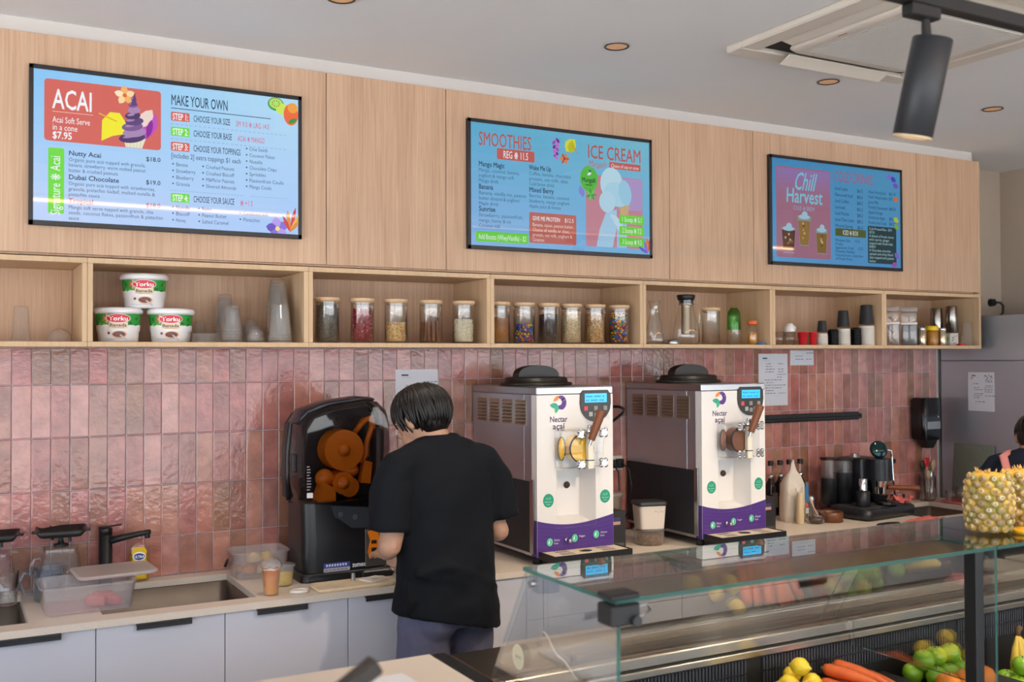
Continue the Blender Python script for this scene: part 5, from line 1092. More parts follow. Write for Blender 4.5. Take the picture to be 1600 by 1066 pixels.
o = MB().lathe([(0, 0), (.020, 0), (.021, .004), (.020, .10), (.016, .15), (.013, .16), (0, .162)], 12, smooth=True).build('whisk_handle', M('pale_bamboo', '#d2bd98', .5, noise=(50, .15), stretch=(1, 1, .1)), None, (3.858, -.325, CT)); tag(o, 'pale bamboo whisk standing in the wire holder', 'whisk')
t = thing('glass_pot', 'small glass pot of dark syrup with a wooden spoon', 'jar', (3.936, -.362, CT))
MB().lathe([(0, .002), (.030, .001), (.042, .015), (.044, .04), (.038, .06), (.040, .065)], 24).build('glass_body', CLEAR, t); MB().lathe([(0, .004), (.03, .004), (.040, .016), (.041, .035), (0, .036)], 24).build('syrup', M('dark_red_syrup', '#3a1a12', .2), t)
MB().tube([(.012, -.01, .02), (-.02, .0, .085), (-.035, .005, .13)], [.006, .004, .0045], 8).build('spoon', M('pink_spoon', '#d8a894', .5), t)
o = MB().lathe([(0, 0), (.016, 0), (.019, .01), (.026, .095), (.025, .11), (.018, .118), (0, .12)], 18).build('steel_tamper', STEEL, None, (4.045, -.21, CT)); tag(o, 'small steel tamper standing behind the brown ring', 'tamper')
o = MB().lathe([(.048, 0), (.062, 0), (.062, .048), (.058, .052), (.052, .052), (.048, .046), (.048, 0)], 28).build('knock_ring', M('amber_brown_ring', '#6a3c20', .3), None, (4.052, -.35, CT)); tag(o, 'short brown ring on the counter left of the espresso machine', 'ring')

# ------------------------------------------------------------------ espresso machine with grinder
EB = M('espresso_black', '#1a1d23', .32)
t = thing('espresso_machine', 'black espresso machine with twin hoppers and wooden portafilter handle', 'coffee machine', (4.345, -.275, CT), .12)
loft(MB(), [rring(.215, .125, .04, .006), rring(.22, .13, .045, .012), rring(.22, .13, .045, .052), rring(.212, .122, .04, .058)], cap0=True, cap1=True).build('drip_base', EB, t, (.045, -.05, 0))
MB().box(-.16, .20, -.15, .06, .0585, .062, .001).build('grille', M('dark_grille', '#5a5a5c', .35, .6), t)
for i, (x, r, zc, zt) in enumerate(((-.118, .043, .20, .30), (-.035, .052, .23, .295))):
    hp = MB().lathe([(0, .0622), (r, .0622), (r, zc)], 26).lathe([(r, zc), (0, zc)], 26).build('bean_canister', EB, t, (x, .11-.03*i, 0))
    MB().lathe([(r-.002, zc+.0004), (r-.002, zt)], 26).build('clear_sleeve', GL('hopper_clear', (.80, .78, .78), 1.6, 1.45, .05, .12, (.6, .55, .55)), hp)
    MB().lathe([(0, zt+.0004), (r+.004, zt+.0004), (r+.004, zt+.010), (0, zt+.012)], 26).build('lid', BLACK, hp)
MB().box(.02, .19, .0, .16, .0622, .305, .012, seg=2).build('body', EB, t)
MB().cyl((.07, .08, .3055), (.07, .08, .325), .03, .02, 20).build('top_knob', STEEL, t)
MB().cyl((.125, -.035, .185), (.125, -.035, .302), .068, .068, 28).build('group_head', EB, t)
MB().box(.19, .205, -.03, .05, .25, .30, .003).build('gauge', DARK, t)
MB().cyl((.125, -.035, .150), (.125, -.035, .1845), .042, .05, 24).build('group_collar', CHROME, t)
MB().cyl((.125, -.035, .112), (.125, -.035, .1495), .038, .040, 24).build('portafilter_basket', CHROME, t)
MB().cyl((.165, -.06, .145), (.325, -.145, .135), .012, .0165, 16).build('portafilter_handle', BROWNW, t)
MB().cyl((.125, -.035, .0625), (.125, -.035, .105), .03, .05, 20).box(.075, .165, .0, .012, .0625, .19).build('column', EB, t)
MB().tube([(.225, .02, .31), (.235, -.0, .345), (.262, -.02, .335), (.268, -.02, .30), (.262, -.03, .20), (.250, -.05, .075)], .006, 10).build('steam_wand', CHROME, t)
MB().lathe([(0, 0), (.046, 0), (.050, .006), (.048, .016), (.04, .022), (0, .022)], 26, T=Matrix.Translation((.155, -.01, .345)) @ Euler((math.radians(70), 0, math.radians(-30))).to_matrix().to_4x4()).cyl((.155, -.005, .30), (.155, -.005, .345), .012, n=10).build('tilted_mirror', M('teal_black_mirror', '#1c3a3e', .12, .5), t)
MB().lathe([(0, .0625), (.034, .0625), (.036, .066), (.036, .14), (.030, .144), (.021, .146), (.021, .205), (.018, .21), (0, .21)], 22, T=Matrix.Translation((-.075, -.075, 0))).build('dosing_cup', EB, t)
MB().lathe([(.0225, .1465), (.0225, .207), (.019, .2115), (0, .212)], 22, T=Matrix.Translation((-.075, -.075, 0))).build('dosing_cup_top', CHROME, t)
MB().lathe([(0, .0625), (.052, .0625), (.054, .066), (.054, .078), (.048, .082), (.04, .08), (0, .08)], 26, T=Matrix.Translation((.075, -.115, 0))).build('scale_puck', BLACKG, t)
o = MB().lathe([(0, 0), (.034, 0), (.036, .004), (.034, .07), (.038, .085), (.036, .085), (.032, .07), (.033, .006), (0, .004)], 22).build('milk_pitcher', CHROME, None, (4.715, -.20, CT)); tag(o, 'steel milk pitcher right of the espresso machine', 'pitcher')
o = MB().cyl((0, 0, 0), (0, 0, .075), .010, .010, 10).build('black_marker', BLACK, None, (4.79, -.19, CT)); tag(o, 'upright black pen beside the steel milk pitcher', 'pen')
PINK = M('coral_pink_cloth', '#d8716a', .9, noise=(70, .12), bump=(160, .35))
def cloth(loc, sx, sy, label, amp=.012, seed=0, rz=0, drop=0, mat=PINK):
    n = 22; vs = []; fs = []; rng = random.Random(seed); ph = [rng.uniform(0, 6) for _ in range(6)]
    for i in range(n+1):
        for j in range(n+1):
            u, v = i/n-.5, j/n-.5; ex_ = 1+.06*math.sin(5*v+ph[0])
            z = amp*(.5+.5*math.sin(9*u+4*v+ph[1]))*(.55+.45*math.cos(7*v-3*u+ph[2]))+.3*amp*math.sin(21*u+ph[3])*math.sin(17*v+ph[4])
            vs.append((u*sx*ex_, v*sy*(1+.07*math.sin(6*u+ph[5])), max(.001, .002+z)-drop*max(0, u-.1)))
    for i in range(n):
        for j in range(n): a = i*(n+1)+j; fs.append([a, a+n+1, a+n+2, a+1])
    o = MB().add(vs, fs, smooth=True).build('cloth', mat, None, loc, (0, 0, rz)); so = o.modifiers.new('thick', 'SOLIDIFY'); so.thickness = .003; so.offset = 1
    return tag(o, label, 'cloth', 'pink cleaning cloths')
cloth((4.585, -.348, CT+.067), .11, .088, 'pink cloth bunched on the espresso machine tray', .03, 1, .1)
cloth((4.50, -.575, CT+.004), .24, .10, 'pink cloth folded on the worktop in front of the right sink', .008, 2, .25)
cloth((5.205, -.33, CT+.004), .14, .40, 'pink mat under the glasses beside the fridge', .002, 3, 0)
o = MB().lathe([(0, 0), (.05, 0), (.055, .003), (.05, .006), (0, .007)], 24, sx=1.5, sy=.5).build('black_rest', BLACK, None, (4.235, -.565, CT)); tag(o, 'flat black oval rest at the worktop edge', 'rest')
t = thing('utensil_jar', 'clear jar crowded with spoons and spatulas by the fridge', 'jar', (5.135, -.075, CT))
MB().lathe([(0, .002), (.046, .001), (.05, .006), (.05, .15), (.048, .15), (.046, .008), (0, .006)], 24).build('glass_body', CLEAR, t)
WSP = M('wooden_spoon', '#b79a7c', .6)
def utensil(dx, dy, lean, hh, kind, lb):
    u = thing(kind, lb, 'utensil', (5.135+dx*.5, -.075+dy*.5, CT+.009)); u.rotation_euler = (0, lean, 0)
    m = {'black_spoon': BLACK, 'red_spatula': REDC, 'wooden_spoon': WSP, 'steel_spoon': STEEL, 'green_spoon': M('olive_plastic', '#5a6a4a', .5)}[kind]
    MB().cyl((0, 0, 0), (0, 0, hh-.05), .004, .005, 8).build('handle', m if kind != 'red_spatula' else WSP, u)
    (MB().box(-.019, .019, -.004, .004, hh-.06, hh, .004, seg=2) if 'spatula' in kind else MB().ball((0, 0, hh-.03), (.019, .007, .030), 14)).build('head', m, u)
for a in ((-.05, -.01, -.10, .235, 'black_spoon', 'black ladle leaning left in the utensil jar'), (.0, .02, .03, .245, 'red_spatula', 'red silicone spatula in the utensil jar'), (-.03, -.04, -.02, .175, 'wooden_spoon', 'short wooden spoon at the front left of the utensil jar'),
          (.03, -.03, .06, .17, 'steel_spoon', 'steel spoon at the front of the utensil jar'), (.05, .01, .17, .235, 'wooden_spoon', 'tall wooden spoon leaning right in the utensil jar'), (.03, .03, .10, .22, 'green_spoon', 'olive green spoon in the utensil jar')): utensil(*a)
for i, (x, y, h_, lb) in enumerate(((5.165, -.215, .065, 'small glass tumbler on the pink mat nearest the utensil jar'), (5.225, -.24, .085, 'taller glass tumbler in the middle of the pink mat'), (5.20, -.33, .06, 'small glass tumbler on the pink mat nearest the sink front'))):
    o = MB().lathe([(0, .005), (.024, .004), (.027, .001), (.031, h_), (.029, h_), (.025, .008), (0, .007)], 20).build('glass_tumbler', TEA, None, (x, y, CT+.0105)); tag(o, lb, 'glass')
# wall rail and soap dispenser
t = thing('wall_rail', 'long black magnetic rail on the tiles right of the second dispenser', 'rail', (4.24, -.011, 1.42))
MB().box(-.36, .375, -.022, 0, -.020, .024, .002).build('backing', BLACK, t); MB().box(-.36, .375, -.040, -.0225, -.012, .002, .003).build('lip', BLACK, t); MB().box(.3755, .392, -.03, -.005, -.012, .015, .003).build('end_cap', BLACK, t)
t = thing('soap_dispenser', 'black wall soap dispenser with grey window above the right sink', 'dispenser', (5.135, -.011, 1.215))
loft(MB(), [[(x, y, 0.05) for x, y, _ in rring(.07, .05, .02, 0)], [(x, y, .07) for x, y, _ in rring(.078, .054, .025, 0)], [(x, y, .285) for x, y, _ in rring(.078, .054, .025, 0)], [(x, y, .30) for x, y, _ in rring(.065, .045, .025, 0)]], cap0=True, cap1=True).build('case', BLACKG, t, (0, -.056, 0))
MB().box(-.055, .06, -.1135, -.1105, .115, .16, .003).build('window', M('grey_window', '#8a8f94', .3), t)
loft(MB(), [[(x, y, 0) for x, y, _ in rring(.03, .025, .012, 0)], [(x, y, .0495) for x, y, _ in rring(.05, .042, .015, 0)]], cap0=True, cap1=True).build('spout', BLACK, t, (.01, -.06, 0))
p = Print(); p.rrect(.045, .182, .055, .192, .002, '#aab4be'); p.build('logo', P_mat(0, .4), t, (-.005, -.1106, 0))
# knife on the tiles behind the wand
o = MB().box(-.09, .0, -.010, 0, -.012, .012, .003).box(0, .07, -.012, 0, -.016, .010, .004).build('black_clip', BLACK, None, (4.86, -.0105, 1.145)); tag(o, 'small black hook on the tiles behind the steam wand', 'hook')

# ------------------------------------------------------------------ fridge, board, plug
FR = M('fridge_steel', '#c6d0dc', .46, .9, noise=(2.2, .08), bump=(3, .05))
t = thing('fridge', 'tall stainless fridge at the right end, its side facing the counter', 'fridge', (5.332, -.02, 0))
MB().box(0, .595, -.74, 0, .1, 1.735, .004).build('cabinet', FR, t)
MB().box(0, .595, -.74, 0, 1.7365, 2.0, .004).build('top_module', FR, t)
MB().box(.005, .59, -.79, -.742, .12, 1.73, .006).build('door', FR, t)
MB().box(.04, .07, -.815, -.792, .9, 1.3, .005).build('handle', STEEL, t)
for x in (.05, .54):
    for y in (-.7, -.05): MB().cyl((x, y, 0), (x, y, .0995), .02, n=10).build('foot', DARK, t)
sh = sheet((5.3312, -.30, 1.553), .175, .228, 'A4 notice sheet taped to the side of the fridge', 4, (0, 0, -PI/2), 12)
p = Print(); [p.line(.022+.009*i, .088+.008*(i % 2), .030+.009*i, .098-.010*(i % 3), .0035, '#22222a') for i in range(6)]; [p.line(.03+.009*i, .066+.007*(i % 2), .038+.009*i, .074-.008*(i % 3), .003, '#22222a') for i in range(5)]; p.build('handwriting', P_mat(0, .7), sh, (0, -.0012, 0)); p = Print(); p.ell(-.06, .08, .008, .008, '#c8b85a'); p.build('emblem', P_mat(0, .7), sh, (0, -.0012, 0))
o = MB().box(-.006, .006, -.135, .135, 0, .335, .008, seg=2).build('cutting_board', M('grey_green_board', '#6f7468', .6, noise=(50, .08)), None, (5.293, -.255, CT+.006)); o.rotation_euler = (0, .085, 0); tag(o, 'grey green chopping board leaning against the fridge', 'cutting board')
t = thing('wall_plug', 'black power plug and cord in the wall above the fridge', 'plug', (5.84, .003, 2.105))
MB().cyl((0, 0, 0), (0, -.03, 0), .026, .022, 18).build('plug_head', BLACK, t); MB().tube([(.0, -.03, 0), (.045, -.04, 0), (.07, -.04, -.02), (.06, -.045, -.065), (.01, -.05, -.102)], .007, 8).build('cord', BLACK, t)
MB().box(-.10, .10, -.006, 0, -.085, -.075).box(-.1, -.04, -.008, 0, -.05, .04, .002).build('socket_plate', PAINT, t)
# ------------------------------------------------------------------ service counter and glass produce case
t = thing('service_counter', 'cream topped service counter in the left foreground', 'counter', (-.3, -2.25, 0))
MB().box(-1.5, 1.530, -.75, .735, .868, .8995, .002).build('stone_top', STONE, t)
MB().box(-1.45, 1.50, -.70, .70, 0, .866, .002).build('body', LAMI, t)
GEDGE = GL('green_glass_edge', (.25, .50, .46), .7, 1.5, .1, .55, (.10, .30, .27)); PEDGE = GL('pale_glass_edge', (.85, .9, .89), 1.2, 1.5, .1, .25, (.6, .68, .66)); CASEG = GL('case_glass', (.97, .985, .98), 4.8, 1.52, .008); GTOP = GL('case_top_glass', (.95, .97, .96), 1.5, 1.52, .006)
def glass_poly(b, poly, x0, x1, axis):
    n = len(b.f); b.prism(poly, x0, x1, axis)
    k = len(poly)
    for i in range(n, n+k): b.m[i] = 1
def glass_box(x0, x1, y0, y1, z0, z1, thin):
    b = MB().box(x0, x1, y0, y1, z0, z1)
    for i, f in enumerate(b.f):
        c = [sum(b.v[q][j] for q in f)/4 for j in range(3)]; lim = ((x0, x1), (y0, y1), (z0, z1))[thin]
        b.m[i] = 0 if min(abs(c[thin]-lim[0]), abs(c[thin]-lim[1])) < 1e-6 else 1
    return b
case = thing('produce_display_case', 'glass and steel produce display case with black posts in the right foreground', 'display case', (0, 0, 0))
MB().box(1.278, 4.95, -1.815, -1.55, .872, .9, .002).build('steel_deck', M('deck_steel', '#8f8579', .3, 1, noise=(10, .1)), case)
MB().box(1.278, 4.95, -1.845, -1.8155, .866, .898, .003).build('front_rail', M('rail_steel', '#c9c2b6', .25, 1), case)
MB().box(1.278, 4.95, -1.857, -1.8455, .842, .862, .002).build('lower_rail', M('rail_steel', '#c9c2b6', .25, 1), case)
MB().box(1.234, 1.277, -2.42, -1.52, .80, .899, .002).build('black_end_trim', BLACK, case)
MB().box(1.278, 4.95, -1.845, -1.56, .02, .8655).build('black_back_panel', M('case_black', '#16130f', .5), case)
MB().box(1.278, 4.95, -2.44, -1.846, .02, .56).build('black_base', M('case_black', '#16130f', .5), case)
MB().box(1.278, 4.95, -2.44, -2.415, .5605, .70).build('front_skirt', M('case_black', '#16130f', .5), case)
b = MB()
for k in range(290):
    x = 1.30+k*.0125
    if (k//36) % 2 == 1 and k % 36 > 30: continue
    b.box(x, x+.006, -1.8515, -1.8455, .752, .790); b.box(x, x+.006, -1.8515, -1.8455, .796, .836)
g = b.build('vent_grille', M('grille_grey', '#3c3d42', .45), case); g['kind'] = 'stuff'
glass_box(1.285, 2.575, -2.385, -1.972, 1.216, 1.226, 2).build('top_glass', [GTOP, GEDGE], case)
glass_box(2.579, 4.9, -2.385, -1.972, 1.216, 1.226, 2).build('top_glass', [GTOP, GEDGE], case)
def slanted(x0, x1):
    b = MB(); ny, nz = .0085, .0048
    vs = [(x, y, z) for x in (x0, x1) for y, z in ((-1.980, 1.2155), (-1.788, .9005), (-1.788-ny, .9005), (-1.980-ny, 1.2155-nz))]
    fs = [[0, 1, 5, 4], [2, 3, 7, 6], [1, 2, 6, 5], [3, 0, 4, 7], [0, 3, 2, 1], [4, 5, 6, 7]]
    b.add(vs, fs); b.m = [0, 0, 1, 1, 1, 1]; return b
slanted(1.303, 2.492).build('rear_pane', [CASEG, PEDGE], case); slanted(2.498, 3.70).build('rear_pane', [CASEG, PEDGE], case); slanted(3.706, 4.9).build('rear_pane', [CASEG, PEDGE], case)
for x in (1.288, 2.568):
    zb = .72 if x < 2 else .825; b = MB(); glass_poly(b, [(-1.978, 1.2155), (-2.383, 1.2155), (-2.383, zb), (-1.865, zb), (-1.865, .902), (-1.792, .902)], x, x+.010, 'x')
    b.m[len(b.f)-3] = b.m[len(b.f)-4] = b.m[len(b.f)-5] = 2; b.build('side_pane', [CASEG, GEDGE, PEDGE], case)
MB().box(2.530, 2.564, -2.352, -2.312, .561, 1.2155, .002).build('black_post', BLACK, case)
c = MB().box(1.268, 1.345, -2.395, -2.335, 1.168, 1.2155, .004).box(1.268, 1.345, -2.395, -2.335, 1.2262, 1.238, .003).build('corner_clamp', BLACK, case)
MB().tube([(1.345, -2.37, 1.20), (1.375, -2.375, 1.205), (1.39, -2.37, 1.19), (1.375, -2.36, 1.175), (1.345, -2.36, 1.178)], .0025, 6).build('wire_loop', STEEL, c)
MB().cyl((1.33, -2.36, 1.178), (1.33, -2.405, 1.178), .012, .012, 12).build('clamp_screw', DARK, c)
c = MB().box(1.2985, 1.36, -2.03, -1.995, 1.165, 1.2155, .003).build('rear_clamp', M('grey_clamp', '#4a5160', .4), case)
MB().cyl((1.2985, -2.01, 1.19), (1.282, -2.01, 1.19), .009, n=12).build('clamp_screw', STEEL, c)
for y in (-2.026, -2.182): MB().lathe([(0, 0), (.010, 0), (.009, .006), (0, .008)], 14, T=Matrix.Translation((1.2985, y, 1.044)) @ Matrix.Rotation(PI/2, 4, 'Y')).build('pane_dot', DARK, case)  # two small dark dots set on the side pane
p = Print(); p.ell(0, 0, .030, .032, '#d8d2bc', n=26); p.ell(0, 0, .026, .028, '#c9c3a6', n=26); p.rect(-.016, -.004, .016, .004, '#a8a68e')
p.build('round_sticker', P_mat(0, .5), case, (1.2875, -1.941, .990), (0, 0, -PI/2))
b = MB(); b.tube([(1.2872, -2.06-.0165*i, 1.083-.0075*i+.010*math.sin(i*1.1)*(1-i/12)) for i in range(11)], [.0005, .001, .0014, .0018, .0022, .0024, .002, .0016, .0013, .001, .0005], 6); b.build('glass_smear', M('dried_smear', '#d8d0c4', .7), case)
# produce on black stepped crates
CRB = M('black_crate', '#1a1815', .55)
def crate(x0, x1, zt, lb):
    t = thing('produce_crate', lb, 'crate', ((x0+x1)/2, -2.08, .5606)); hx = (x1-x0)/2-.004; H = zt-.5606
    MB().box(-hx, hx, -.215, .222, 0, H, .003).build('body', CRB, t)
    MB().box(-hx, hx, -.225, -.2155, 0, H+.02, .002).build('front_lip', CRB, t)
crate(1.40, 2.332, .753, 'black crate step under the lemons'); crate(2.334, 2.72, .72, 'black crate step under the carrots'); crate(2.725, 3.12, .685, 'black crate step under the green apples'); crate(3.125, 3.7, .61, 'black crate step under the bananas')
LEM = M('lemon_skin', '#e2c12a', .38, bump=(180, .25), noise=(12, .08)); APG = M('green_apple_skin', '#86b52c', .25, noise=(9, .18)); ORN = M('orange_skin', '#e8861c', .4, bump=(200, .3)); CAR = M('carrot_skin', '#dd6a34', .5, noise=(30, .12), stretch=(1, 1, .2)); BAN = M('banana_skin', '#d2b344', .45, noise=(10, .2)); STEMB = M('brown_stem', '#5a4428', .8)
def lemon(loc, lb, r=.028):
    o = thing('lemon', lb, 'fruit', loc, random.uniform(0, 6), 'lemons in the case'); pr = [(0, -1.35), (.12, -1.28), (.22, -1.12), (.62, -.8), (.93, -.4), (1, 0), (.93, .4), (.62, .8), (.24, 1.1), (.14, 1.25), (0, 1.3)]
    T = Matrix.Translation((0, 0, r*.98)) @ Matrix.Rotation(PI/2, 4, 'Y') @ Matrix.Diagonal((r, r, r, 1)); MB().lathe(pr, 18, T=T).build('skin', LEM, o); MB().ball((r*1.3, 0, r), .003, 6).build('stem_end', STEMB, o)
zL = .7545
for i, (x, y, dz, lb) in enumerate(((2.02, -2.14, 0, 'leftmost lemon beside the carrots'), (2.085, -2.085, 0, 'lemon at the back beside the carrots'), (2.088, -2.165, 0, 'lemon in front touching the carrots'), (2.03, -2.225, 0, 'lemon nearest the glass front'), (1.94, -2.18, 0, 'lemon lying apart at the left of the lemons'), (2.055, -2.15, .043, 'lemon lying on top of the other lemons'))): lemon((x+.19, y+.19, zL+dz+(.004 if dz else 0)), lb, .0275)
def carrot(x, y, z, yaw_, L, r, lb, pitch=0):
    o = thing('carrot', lb, 'vegetable', (x, y, z)); o.rotation_euler = (0, pitch, yaw_)
    MB().tube([(0, 0, r), (L*.02, 0, r), (L*.1, 0, r), (L*.45, 0, r*.93), (L*.8, 0, r*.7), (L*.97, 0, r*.45), (L, 0, r*.4)], [r*.3, r*.8, r, r*.92, r*.66, r*.32, r*.1], 12).build('root', CAR, o); MB().cyl((-.008, 0, r), (.004, 0, r), r*.3, r*.35, 8).build('crown', M('carrot_crown', '#6a7a3a', .7), o)
for i, (x, y, dz, a, L, r, lb) in enumerate(((2.14, -2.045, 0, -1.35, .17, .019, 'carrot lying next to the lemons'), (2.185, -2.04, 0, -1.4, .18, .019, 'second carrot from the lemons'), (2.235, -2.035, 0, -1.5, .18, .019, 'third carrot from the lemons'), (2.285, -2.03, 0, -1.6, .18, .018, 'fourth carrot from the lemons'), (2.335, -2.03, 0, -1.62, .17, .017, 'fifth carrot from the lemons'), (2.385, -2.04, 0, -1.65, .16, .016, 'carrot farthest from the lemons'), (2.205, -2.03, .036, -1.3, .19, .020, 'thick carrot lying on top at the left'), (2.262, -2.02, .036, -1.42, .19, .021, 'thick pale carrot lying on top of the pile'))): carrot(x+.215, y+.145, .7212+dz, a, L, r, lb)
def apple(loc, lb, r=.031, mat=APG, nm='green_apple', gp='green apples in the case'):
    o = thing(nm, lb, 'fruit', loc, random.uniform(0, 6), gp); pr = [(0, .12), (.15, .05), (.45, 0), (.8, .25), (1, .8), (.98, 1.2), (.75, 1.62), (.4, 1.8), (.18, 1.74), (0, 1.58)]
    MB().lathe([(a*r, b*r) for a, b in pr], 18).build('skin', mat, o); MB().tube([(0, 0, r*1.58), (.002, 0, r*1.75), (.005, .001, r*1.95)], .0014, 5).build('stem', STEMB, o)
zA = .6855
for i, (x, y, dz, lb) in enumerate(((2.655, -2.045, 0, 'green apple at the back left of its crate'), (2.722, -2.03, 0, 'green apple at the back, second from left'), (2.79, -2.03, 0, 'green apple at the back, third from left'), (2.858, -2.04, 0, 'green apple in the back right corner of its crate'), (2.69, -2.11, 0, 'green apple in the middle row at left'), (2.757, -2.105, 0, 'green apple in the middle row at centre'), (2.825, -2.105, 0, 'green apple in the middle row at right'),
                                (2.672, -2.075, .048, 'upper green apple at the left of the heap'), (2.742, -2.065, .048, 'upper green apple at the middle of the heap'), (2.812, -2.065, .048, 'upper green apple at the right of the heap'))): apple((x+.13, y+.125, zA+dz), lb, .0345)
for i, (x, y, lb) in enumerate(((2.645, -2.185, 'orange at the front left of the green apples'), (2.725, -2.19, 'orange at the front centre of the green apples'), (2.805, -2.19, 'orange at the front right of the green apples'))): apple((x+.13, y+.12, zA), lb, .039, ORN, 'orange', 'oranges in front of the green apples')
apple((3.17, -2.03, .6105), 'green apple beside the bananas, nearest the black post', .036); apple((3.246, -2.04, .6105), 'green apple beside the bananas, second from the black post', .036); apple((3.203, -1.963, .6105), 'green apple behind the pair beside the bananas', .036); apple((3.208, -2.02, .6735), 'green apple lying on three others beside the bananas', .034)
t = thing('banana_bunch', 'ripe banana bunch with stems upright, right of the black post', 'fruit', (3.31, -1.93, .6105))
for i, a in enumerate((-1.1, -.65, -.2, .25, .7, 1.15)):
    dx, dy = math.sin(a), -math.cos(a)
    MB().tube([(0, 0, .165), (dx*.012, dy*.012, .15), (dx*.03, dy*.03, .125), (dx*.055, dy*.055, .08), (dx*.06, dy*.06, .035), (dx*.05, dy*.05, .004)], [.006, .007, .0135, .0165, .0155, .006], 10).build('banana', BAN, t)
MB().tube([(0, 0, .155), (.004, 0, .178), (.014, -.004, .195)], [.011, .010, .009], 8).build('stem', STEMB, t)
t = thing('banana_bunch', 'second banana bunch with brown tip at the right edge', 'fruit', (3.44, -1.975, .6105))
for i, a in enumerate((-1.2, -.6, 0, .6)):
    dx, dy = math.sin(a), -math.cos(a)
    MB().tube([(0, 0, .125), (dx*.012, dy*.012, .115), (dx*.03, dy*.03, .095), (dx*.055, dy*.055, .06), (dx*.06, dy*.06, .03), (dx*.05, dy*.05, .004)], [.006, .007, .013, .016, .015, .006], 10).build('banana', BAN, t)
MB().tube([(0, 0, .12), (.004, 0, .14), (.012, -.004, .15)], .008, 8).build('stem', STEMB, t)
# pineapples with their crowns off on the glass top
RIND = M('pineapple_rind', None, .6, attr=True, bump=(90, .3))
def pineapple(x, y, z, lb, r=.069, h=.165, seed=0):
    t = thing('pineapple', lb, 'fruit', (x, y, z), random.uniform(0, 6), 'pineapples on the glass top'); rng = random.Random(seed)
    def rad(q): return r*(.80+.20*math.sin(PI*(.12+.80*q)))*(1 if q < .86 else 1-.9*(q-.86))
    MB().lathe([(0, 0), (rad(0)*.96, 0)]+[(rad(i/10)*.965, h*i/10) for i in range(11)]+[(rad(1)*.6, h*1.03), (0, h*1.035)], 26, 0, '#c39a2c').build('flesh', RIND, t)
    b = MB(); rows = 9; n = 12
    for q in range(rows):
        for i in range(n):
            a = 2*PI*(i+.5*(q % 2))/n+rng.uniform(-.03, .03); f = (q+.5)/rows; R_ = rad(f); zc = h*f; dw = PI*R_/n*.98; dh = h/rows*.72
            T = Matrix.Rotation(a, 4, 'Z') @ Matrix.Translation((R_*.955, 0, zc))
            c1 = rng.choice(['#c2a04a', '#a8905a', '#8f8a4a', '#c0a25a', '#94804e']); c2 = rng.choice(['#c9b592', '#b39c78', '#a38c6a', '#d2c2a2'])
            b.ball((.001, 0, 0), (.0075, dw*.93, dh*.98), 10, 0, c1, T); b.ball((.0035, 0, .001), (.0065, dw*.62, dh*.62), 8, 0, c2, T)
            b.add([(.009, -.003, 0), (.009, .003, 0), (.013, rng.uniform(-.002, .002), .008)], [[0, 1, 2]], 0, '#8a6a44', False, T)
    o = b.build('rind_eyes', RIND, t); o['kind'] = 'stuff'
    for i in range(14):
        a = rng.uniform(0, 6.28); rr = rad(1)*rng.uniform(.1, .7); MB().tube([(rr*math.cos(a), rr*math.sin(a), h*1.02), (rr*1.15*math.cos(a), rr*1.15*math.sin(a), h*1.05+rng.uniform(.002, .012))], [.004, .001], 5).build('leaf_stub', M('dry_leaf_stub', '#c4a060', .8), t)
    return t
pineapple(2.762, -2.225, 1.236, 'whole crownless pineapple standing on the glass top, left of two', seed=4)
pineapple(2.93, -2.22, 1.236, 'crownless pineapple at the right edge on the glass top', seed=9)
o = MB().lathe([(0, 0), (.05, 0), (.052, .003), (.05, .012), (0, .012)], 24).build('pineapple_slice', M('pineapple_flesh', '#e3ad2a', .4, noise=(40, .15)), None, (2.85, -2.30, 1.2268)); tag(o, 'yellow pineapple slice lying between the two pineapples', 'fruit')
cloth((3.40, -1.66, .905), .17, .10, 'pink cloth lying on the steel deck behind the glass', .022, 7, .1, 0, M('pale_pink_cloth', '#e08c96', .9, noise=(70, .12), bump=(160, .35)))
for i, (x, y, lb) in enumerate(((3.62, -1.66, 'white plastic tray on the steel deck at the right edge'), (3.86, -1.66, 'white plastic tray farther right on the steel deck'))):
    t = thing('white_tray', lb, 'tray', (x, y, .9008)); tub_box(.10, .10, .035, taper=.01, rad=.02).build('tray', M('white_tray_plastic', '#dcd6ca', .4), t); loft(MB(), [rring(.105, .105, .024, .0355), rring(.105, .105, .024, .042)], cap0=True, cap1=True).build('lid', M('white_tray_plastic', '#dcd6ca', .4), t)
rng = random.Random(21); b = MB(); n = 14; m_ = 9; vs = []; fs = []
for i in range(n):
    for j in range(m_):
        a = 2*PI*i/n; q = PI*j/(m_-1); k = 1+rng.uniform(-.28, .28); vs.append((.05*k*math.sin(q)*math.cos(a), .04*k*math.sin(q)*math.sin(a), .032-.032*math.cos(q)*(1+rng.uniform(-.1, .1))))
for i in range(n):
    for j in range(m_-1): fs.append([i*m_+j, ((i+1) % n)*m_+j, ((i+1) % n)*m_+j+1, i*m_+j+1])
o = b.add(vs, fs).build('cling_film', GL('film', (.93, .94, .95), 5, 1.5, .08, .12, (.9, .9, .92)), None, (1.60, -1.96, .76)); tag(o, 'crumpled ball of cling film in the corner of the case', 'film')
